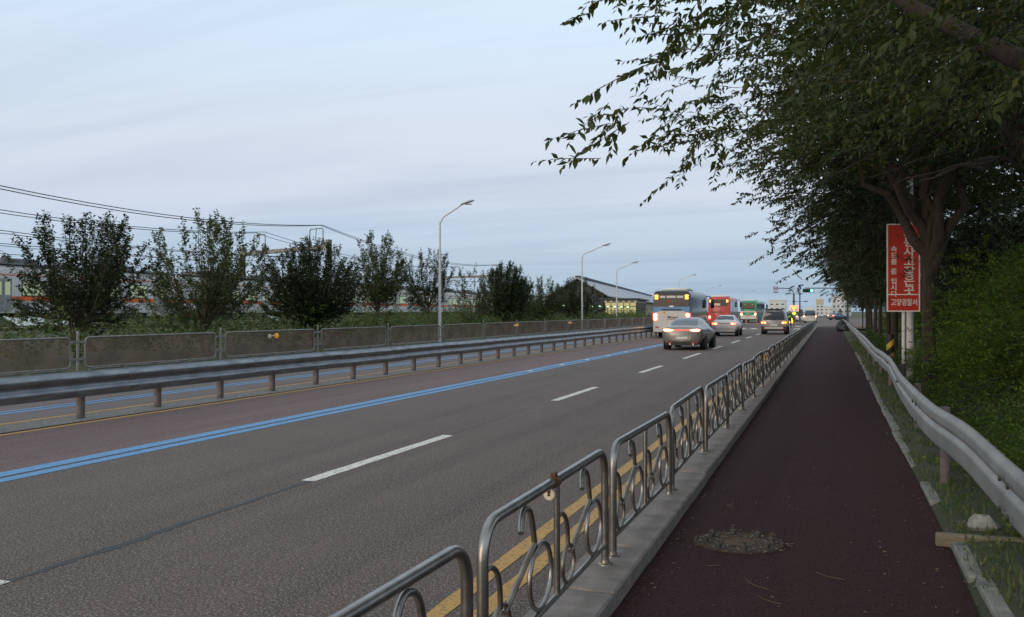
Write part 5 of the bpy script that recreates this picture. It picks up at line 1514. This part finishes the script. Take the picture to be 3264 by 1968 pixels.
        plate('notice', [(-h*.5, 2.42), (h*.12, 2.42), (h*.12, 2.68), (-h*.5, 2.68)], -.026, -.0205, 'reflector_white')
        plate('badge', [(-.2, 2.0), (.15, 2.0), (.15, 2.07), (-.2, 2.07)], -.03, .05, 'chrome')
        plate('grille', [(-h*.7, 1.62), (h*.3, 1.62), (h*.3, 1.72), (-h*.7, 1.72)], -.03, .05, 'roof_dark')
        for s in (1, -1):
            plate('high_lamp', [(s*h*.76-.11, H-.62), (s*h*.76+.11, H-.62), (s*h*.76+.11, H-.34), (s*h*.76-.11, H-.34)], -.04, -.0205, 'lamp_amber')
            lamp = plate('tail_lamp', [(s*h*.84-.13, .85), (s*h*.84+.13, .85), (s*h*.84+.13, 1.3), (s*h*.84-.13, 1.3)], -.05, .02, 'lamp_red')
            plate('lamp_core', ellipse(s*h*.84, 1.08, .09, .14, 12), -.06, -.0505, 'lamp_hot', lamp)
        plate('bumper', [(-h*.96, .40), (h*.96, .40), (h*.97, .8), (-h*.97, .8)], -.08, .1, 'bus_red')
    else:
        plate('rear_window', [(-h*.86, 2.15), (h*.80, 2.15), (h*.80, H-.30), (-h*.86, H-.30)], -.02, .1, 'rear_dark')
        plate('sill_strip', [(-h*.86, 2.10), (h*.80, 2.10), (h*.80, 2.26), (-h*.86, 2.26)], -.026, -.0205, 'black_trim')
        plate('notice', [(-h*.5, H-.62), (-h*.25, H-.62), (-h*.25, H-.5), (-h*.5, H-.5)], -.03, -.0205, 'lime')
        plate('notice', [(h*.4, H-.62), (h*.6, H-.62), (h*.6, H-.5), (h*.4, H-.5)], -.03, -.0205, 'lime')
        plate('white_strip', [(-h*.97, 1.62), (h*.80, 1.62), (h*.80, 1.78), (-h*.97, 1.78)], -.026, .05, 'bus_white')
        plate('lower_panel', [(-h*.97, .55)]+[(h*(-.97+1.94*i/10), 1.45-.38*math.sin(math.pi*i/10)) for i in range(11)]+[(h*.97, .55)], -.024, .05, 'bus_white')
        plate('number_plate', [(-.22, .98), (.22, .98), (.22, 1.16), (-.22, 1.16)], -.035, -.0245, 'plate_yellow')
        for s in (1, -1):
            lamp = plate('tail_lamp', ellipse(s*h*.86, 1.42, .16, .30, 12), -.05, .02, 'lamp_red')
            plate('lamp_core', ellipse(s*h*.86, 1.32, .13, .16, 12), -.06, -.0505, 'lamp_hot', lamp)
        plate('bumper', [(-h*.96, .42), (h*.96, .42), (h*.97, .56), (-h*.97, .56)], -.06, .1, 'black_trim')
    return t

def YX(d, X): return (d+X*.329)/.944     # X negative left
sedan('sedan', 'silver grey sedan driving away with lit tail lamps, closest of the traffic', (-6.27, YX(41, -6.27), 0), R(-1), 'silver_paint', 4.85, 1.90, 'coupe')
sedan('sedan', 'white sedan with glowing tail lamps between the silver sedan and the red bus', (-6.98, YX(64, -7), 0), R(.5), 'white_car', 4.8, 1.86, 'sedan')
van('van', 'silver people carrier with dark rear window and roof rails in the right lane', (-3.95, YX(69, -3.9), 0), R(0), 'champagne', 1.92, 1.88, 4.8)
van('van', 'cream white van with a low roof box farther up the right lane', (-2.72, YX(138, -2.7), 0), R(0), 'cream_car', 1.85, 2.05, 4.8, rack=False, lamps_low=False, black_low=False, glass='glass_blue')
t_ = MB().box(-.62, .62, .5, 1.6, 2.06, 2.42, .06).build('roof_box', mt['sign_white'], bpy.data.objects['van.001'], 40)
sedan('sedan', 'small white car half hidden left of the cream van', (-4.45, YX(152, -4.4), 0), R(0), 'white_car', 4.3, 1.72, 'sedan')
sedan('sedan', 'dark blue car turning at the junction beyond the railing end', (.35, YX(186, .3), 0), R(-38), 'navy_car', 4.6, 1.8, 'sedan')
bus('blue and white coach with dark rear window and bright brake lamps in the bus lane', (-9.72, YX(59.5, -9.7), 0), R(1.2), 2.46, 3.13, 10.6, 'bus_navy', 'blue')
bus('red city bus stopped behind the white sedan', (-12.0, YX(105, -12), 0), R(.5), 2.48, 3.42, 11, 'bus_red', 'red')
bus('green and white city bus at the stop, farthest of the three buses', (-11.8, YX(141, -11.8), 0), R(-3), 2.45, 3.38, 10.5, 'bus_green', 'green')

# ============================================================ red warning sign and poles behind the tree
sy = 24.2
sg = thing('warning_sign', 'tall red sign with white Korean lettering on a white pole behind the thick trunk', 'sign', (1.72, sy, -.25), R(5.5))
SZ0, SW, SH = 2.02, .70, 2.10
m = MB().box(-SW/2, SW/2, 0, .03, SZ0, SZ0+SH).build('board', mt['sign_red'], sg)
for a, b, c, d in ((-SW/2-.03, SW/2+.03, SZ0-.03, SZ0), (-SW/2-.03, SW/2+.03, SZ0+SH, SZ0+SH+.03), (-SW/2-.03, -SW/2, SZ0, SZ0+SH), (SW/2, SW/2+.03, SZ0, SZ0+SH), ):
    MB().box(a, b, -.012, .036, c, d).build('border', mt['sign_white'], sg)
MB().box(-SW/2+.003, SW/2-.003, -.010, -.0005, SZ0+.38, SZ0+.405).build('divider', mt['sign_white'], sg)
def sign_chars(chars, x, z0, dz, size, sx=1.):
    z = z0
    for ch in chars:
        if ch == ' ': z -= dz*.55; continue
        text_mesh(ch, size, 'lettering', mt['sign_white'], sg, Matrix.Translation((x, -.006, z)) @ FACE_BACK, .003, 0, 'CENTER', sx)
        z -= dz
sign_chars('교통사고잦은곳', .135, SZ0+SH-.20, .238, .26, 1.08)
sign_chars('속도를 줄 입시다', -.215, SZ0+SH-.60, .155, .155, 1.05)
text_mesh('고양경찰서', .185, 'lettering', mt['sign_white'], sg, Matrix.Translation((.02, -.006, SZ0+.19)) @ FACE_BACK, .003, 0, 'CENTER', .72)
MB().tube([(.02, .08, -.3), (.02, .08, SZ0+1.9)], .045, 12).build('pole', mt['white_pole'], sg, 50)
for z in (SZ0+.3, SZ0+1.6): MB().box(-.14, .18, .03, .14, z, z+.05, .01).build('clamp', mt['bolt'], sg)
wp = thing('light_pole', 'stout white pole rising behind the red sign', 'pole', (1.98, sy+1.4, -.3))
MB().tube([(0, 0, -.2), (0, 0, 3), (0, 0, 9.2)], [.095, .085, .065], 14).build('shaft', mt['white_pole'], wp, 50)
MB().box(-.10, .10, -.125, -.10, .6, 1.1, .01).build('hatch', mt['galv_pale'], wp)
MB().tube(sp([(0, 0, 9.1), (-.15, 0, 9.7), (-.9, 0, 10.1), (-2.0, 0, 10.3)]), .05, 8).build('arm', mt['white_pole'], wp, 50)
MB().box(-2.6, -1.95, -.13, .13, 10.22, 10.38, .05).build('head', mt['white_pole'], wp, 50)
hz = thing('hazard_marker', 'black and yellow striped hazard marker wrapped on the trunk behind the guard rail', 'marker', (1.62, 27.6, -.25))
MB().tube([(0, 0, -.1), (0, 0, 1.35)], .10, 14).build('sleeve', mt['black_trim'], hz, 50)
for z in (.25, .62, .99):
    rg_ = MB(); vs = []
    for j in range(15):
        a = 2*math.pi*j/14
        for dz in (0, .17): vs.append((math.cos(a)*.104, math.sin(a)*.104, z+dz+.10*math.cos(a)))
    rg_.add(vs, [(2*j, 2*j+2, 2*j+3, 2*j+1) for j in range(14)]).build('stripe', mt['plate_yellow'], hz, 50)

# ============================================================ junction furniture
ms_ = thing('mast_sign', 'dark curved mast carrying a square blue and white sign over the junction', 'sign mast', (-4.67, YX(128, -4.67), .15))
MB().tube([(0, 0, 0), (0, 0, 2.6), (0, 0, 4.0)], [.16, .13, .11], 10).build('pole', mt['dark_pole'], ms_, 50)
MB().tube(sp([(0, 0, 3.9), (-.12, 0, 4.45), (-.6, 0, 4.78), (-1.3, 0, 4.86), (-2.2, 0, 4.86)]), .06, 8).build('arm', mt['dark_pole'], ms_, 50)
sq = MB().box(-2.78, -2.08, -.10, -.04, 4.42, 5.12).build('panel', mt['sign_white'], ms_)
for a, b, c, d in ((-2.76, -2.10, 5.04, 5.10), (-2.76, -2.70, 4.62, 5.04), (-2.16, -2.10, 4.62, 5.04), (-2.76, -2.10, 4.56, 4.62), (-2.68, -2.52, 4.78, 5.0), (-2.34, -2.18, 4.78, 5.0), (-2.58, -2.28, 4.68, 4.84)):
    MB().box(a, b, -.108, -.1005, c, d).build('symbol', mt['sign_blue'], sq)
MB().box(-2.76, -2.10, -.10, -.04, 4.22, 4.39).build('plaque', mt['sign_blue'], ms_)
# twin-arm lamp heads on the same mast
for s in (1, -1):
    MB().tube([(0, 0, 4.05), (s*.9, 0, 4.05)], .03, 6).build('lamp_arm', mt['dark_pole'], ms_)
    MB().box(s*.9-.25, s*.9+.25, -.1, .1, 3.98, 4.14, .05).build('lamp_head', mt['dark_pole'], ms_, 40)
tl = thing('twin_lamp', 'dark twin headed lamp post with a pointed top right of the sign mast', 'street lamp', (-4.05, YX(134, -4.05), .15))
MB().tube([(0, 0, 0), (0, 0, 4.0)], [.13, .08], 10).lathe([(.08, 3.95), (.14, 4.1), (.05, 4.3), (.01, 4.6)], 10).build('pole', mt['dark_pole'], tl, 50)
for s in (1, -1):
    MB().tube([(0, 0, 3.05), (s*.8, 0, 3.05)], .03, 6).build('arm', mt['dark_pole'], tl)
    MB().box(s*.85-.25, s*.85+.25, -.1, .1, 2.98, 3.13, .05).build('head', mt['dark_pole'], tl, 40)
MB().box(-.35, .42, -.3, .3, .9, 1.9, .12).build('control_box', mt['dark_pole'], tl, 40)
wb_ = thing('warning_board', 'warning board with a glowing orange triangle standing on the island', 'sign', (-4.55, YX(125.6, -4.55), .12))
MB().tube([(0, 0, 0), (0, 0, 2.6)], .06, 8).build('post', mt['dark_pole'], wb_, 50)
MB().box(-.56, .56, -.12, -.07, 1.62, 2.44).build('board', mt['sign_white'], wb_)
for a, b, c, d in ((-.58, .58, 2.38, 2.46), (-.58, -.50, 1.62, 2.38), (.50, .58, 1.62, 2.38)): MB().box(a, b, -.135, -.1205, c, d).build('border', mt['warn_orange'], wb_)
MB().prism([(-.40, 2.30), (0, 1.68), (.40, 2.30)], -.14, -.1205).build('triangle', mt['warn_orange'], wb_)
MB().prism([(-.28, 1.36), (0, 1.10), (.28, 1.36), (0, 1.62)], -.16, -.08).build('diamond', mt['warn_yellow'], wb_)
MB().box(-.6, .9, -.06, .06, 1.42, 1.52).build('crossbar', mt['dark_pole'], wb_)
yb_ = thing('flashing_barrier', 'lit yellow flashing barrier lamps low on the traffic island', 'barrier', (-4.85, YX(123.4, -4.85), .0))
MB().box(-.36, .36, -.12, .12, 0, .9, .04).build('frame', mt['dark_pole'], yb_)
for i, (x, z) in enumerate(((-.12, .72), (.12, .74), (-.1, .5), (.14, .48), (-.12, .27), (.12, .25))):
    MB().lathe([(.14, -.03), (.14, .01), (.06, .04)], 10, (x, -.15, z), 'Y').build('lamp', mt['warn_yellow'], yb_, 50)
ts = thing('traffic_light', 'horizontal traffic light showing green in front of the tree row', 'traffic light', (1.9, YX(99, 1.9)-.9, -.2))
MB().tube([(0, 0, 0), (0, 0, 4.6)], [.12, .09], 10).build('pole', mt['dark_pole'], ts, 50)
MB().tube([(0, 0, 4.45), (-4.4, 0, 4.50)], [.07, .04], 8).build('arm', mt['dark_pole'], ts, 50)
hs = MB().box(-4.62, -3.42, -.12, .12, 4.02, 4.42, .06).build('housing', mt['black_trim'], ts, 40)
for i in range(3):
    MB().lathe([(.15, -.02), (.15, .01), (.08, .035)], 14, (-4.40+i*.37, -.14, 4.22), 'Y').build('lens', mt['signal_green' if i == 2 else 'signal_off'], hs, 50)
    MB().lathe([(.175, -.30), (.175, 0)], 14, (-4.40+i*.37, -.12, 4.22), 'Y', cap=False).build('visor', mt['black_trim'], hs, 50)
for i, (x, d, lab) in enumerate(((-12.0, 128, 'leftmost orange lane bollard before the green bus'), (-10.9, 128, 'middle orange lane bollard before the green bus'), (-9.4, 126, 'orange lane bollard right of the green bus'))):
    c = thing('lane_bollard', lab, 'bollard', (x, YX(d, x), 0), 0, 'orange lane bollards before the green bus')
    MB().lathe([(.16, 0), (.15, .04), (.055, .06), (.05, .95), (.03, 1.0)], 12).build('post', mt['cone_orange'], c, 50)
    for z in (.5, .75): MB().lathe([(.058, z), (.058, z+.1)], 12).build('band', mt['sign_white'], c, 50)

# a figure in a lime vest beyond the silver van
pe = thing('person', 'person in a lime green vest standing beyond the right side of the silver van', 'person', (-3.75, YX(92, -3.7), 0), R(20))
def skin_mesh(name, verts, edges, radii, m, parent, sub=1):
    me = bpy.data.meshes.new(name); me.from_pydata(verts, edges, []); o = bpy.data.objects.new(name, me); COL.objects.link(o)
    md = o.modifiers.new('s', 'SKIN')
    for i, r_ in enumerate(radii): me.skin_vertices[0].data[i].radius = r_ if hasattr(r_, '__len__') else (r_, r_)
    me.skin_vertices[0].data[0].use_root = True
    o.modifiers.new('d', 'SUBSURF').levels = sub
    bpy.context.view_layer.update()
    ev = bpy.data.meshes.new_from_object(o.evaluated_get(bpy.context.evaluated_depsgraph_get()))
    bpy.data.objects.remove(o); ev.name = name; ev.materials.clear(); ev.materials.append(m)
    ev.polygons.foreach_set('use_smooth', [True]*len(ev.polygons))
    return link(name, ev, parent)
V = [(0, 0, .95), (0, 0, 1.18), (0, .01, 1.40), (0, .01, 1.50), (0, .0, 1.58), (0, -.01, 1.70), (.10, 0, .88), (.12, .01, .50), (.13, .03, .10), (.14, -.10, .04), (-.10, 0, .88), (-.12, -.01, .50), (-.13, .03, .10), (-.15, -.10, .04),
     (.19, .01, 1.42), (.27, .02, 1.15), (.30, -.06, .90), (.31, -.10, .80), (-.19, .01, 1.42), (-.27, .0, 1.15), (-.30, -.08, .92), (-.31, -.12, .82)]
E = [(0, 1), (1, 2), (2, 3), (3, 4), (4, 5), (0, 6), (6, 7), (7, 8), (8, 9), (0, 10), (10, 11), (11, 12), (12, 13), (2, 14), (14, 15), (15, 16), (16, 17), (2, 18), (18, 19), (19, 20), (20, 21)]
Rr_ = [(.15, .11), (.14, .10), (.16, .10), .055, .075, .085, .09, .065, .045, .04, .09, .065, .045, .04, .06, .045, .036, .03, .06, .045, .036, .03]
skin_mesh('body', V, E, Rr_, mt['navy_cloth'], pe, 2)
skin_mesh('vest', [(0, 0, 1.0), (0, 0, 1.2), (0, .01, 1.43)], [(0, 1), (1, 2)], [(.18, .14), (.18, .13), (.205, .125)], mt['lime'], pe, 2)
MB().lathe([(.001, 1.56), (.075, 1.585), (.092, 1.65), (.09, 1.72), (.06, 1.78), (.001, 1.80)], 14, (0, -.015, 0)).build('head', mt['skin'], pe, 80)
MB().lathe([(.094, 1.68), (.100, 1.72), (.075, 1.80), (.001, 1.83)], 14, (0, .0, 0)).build('cap', mt['hair'], pe, 80)

# dark plastic bags slumped by the end of the guard rail
def bag(label, loc, m, r, h, seed):
    rr2 = random.Random(seed); mb = MB(); vs = []; n = 16
    ph = [rr2.uniform(0, 6) for _ in range(4)]
    rows = [(.82, 0), (1.0, .12), (1.02, .35), (.86, .62), (.55, .82), (.20, .95), (.09, 1.0), (.15, 1.08)]
    for q, z in rows:
        for j in range(n):
            a = 2*math.pi*j/n
            f = 1+.12*math.sin(3*a+ph[0]+z*3)+.07*math.sin(7*a+ph[1])+rr2.uniform(-.04, .04)
            vs.append((math.cos(a)*r*q*f, math.sin(a)*r*q*f, z*h))
    k_ = len(rows)
    mb.add(vs, [(i*n+j, i*n+(j+1) % n, (i+1)*n+(j+1) % n, (i+1)*n+j) for i in range(k_-1) for j in range(n)]+[tuple(range(n-1, -1, -1)), tuple((k_-1)*n+j for j in range(n))])
    tag(mb.build('rubbish_bag', mt[m], None, 60, loc), label, 'rubbish bag', 'dark bags at the end of the footpath')
bag('black rubbish bag leaning on the far end of the guard rail', (1.30, 80.2, PZ), 'black_bag', .40, .62, 3)
bag('dark green heaped bag just behind the black one, partly on the path', (1.0, 81.1, PZ), 'green_bag', .46, .98, 4)

# ============================================================ far buildings beyond the junction
def tower(label, X, d, w, dep, h, m, top=None, win=(3, 4), door=False):
    t = thing('building', label, 'building', (X, YX(d, X), -.4))
    b = MB().box(-w/2, w/2, 0, dep, 0, h).build('wall', mt[m], t)
    MB().box(-w/2-.15, w/2+.15, -.15, dep+.15, h, h+.5).build('parapet', mt[m], t)
    if top: MB().box(-w/2-.02, w/2+.02, -.06, .0, h*.70, h-.02).build('top_panel', mt[top], t)
    nx_, nz_ = win
    for i in range(nx_):
        for j in range(nz_):
            x = -w/2+w*(i+.5)/nx_; z = h*.08+(h*.6 if top else h*.85)*(j+.3)/nz_
            MB().box(x-w/nx_*.22, x+w/nx_*.22, -.05, .05, z, z+h/nz_*.25).build('window', mt['station_glass_dim'], t)
    if door: MB().box(w*.05, w*.25, -.08, .05, 0, h*.35).build('door', mt['roof_dark'], t)
tower('pale tower with beige top right of the cream van', -4.0, 420, 3.4, 6, 7.6, 'far_white', 'far_beige', (2, 3))
tower('white block with a dark doorway at the end of the road', 4.2, 430, 5.6, 6, 9.2, 'far_white', None, (3, 3), True)
tower('white block behind the glowing orange warning board', -21.5, 400, 7.0, 7, 6.8, 'far_white', None, (3, 3))
tower('low pale building in the distance between the tower and the white block', -.2, 500, 8.5, 8, 4.4, 'far_white', None, (4, 2))
tower('tall far pale block partly behind the tree row', 7.8, 440, 5.0, 6, 12.5, 'far_white', None, (3, 4))
tower('far flat roofed building above the silver van', -27.6, 520, 4.6, 8, 6.3, 'far_white', None, (4, 3))
for i, (X, d, s) in enumerate(((16, 190, .9), (20, 230, 1.), (14, 260, 1.), (-34, 300, .8), (-48, 330, .9), (26, 330, 1.1), (-60, 360, 1.))):
    c = copy_tree((tA, tB, tC)[i % 3], loc=(X, YX(d, X), -.4), rz=i*1.3, label=['far tree right of the junction behind the row', 'second far tree right of the junction', 'third far tree right of the junction', 'far tree beyond the green bus', 'far tree left beyond the green bus', 'far tree at the right of the white block', 'far tree beyond the red bus'][i])
    c.scale = (s, s, s*.9); c['group'] = 'trees far beyond the junction'
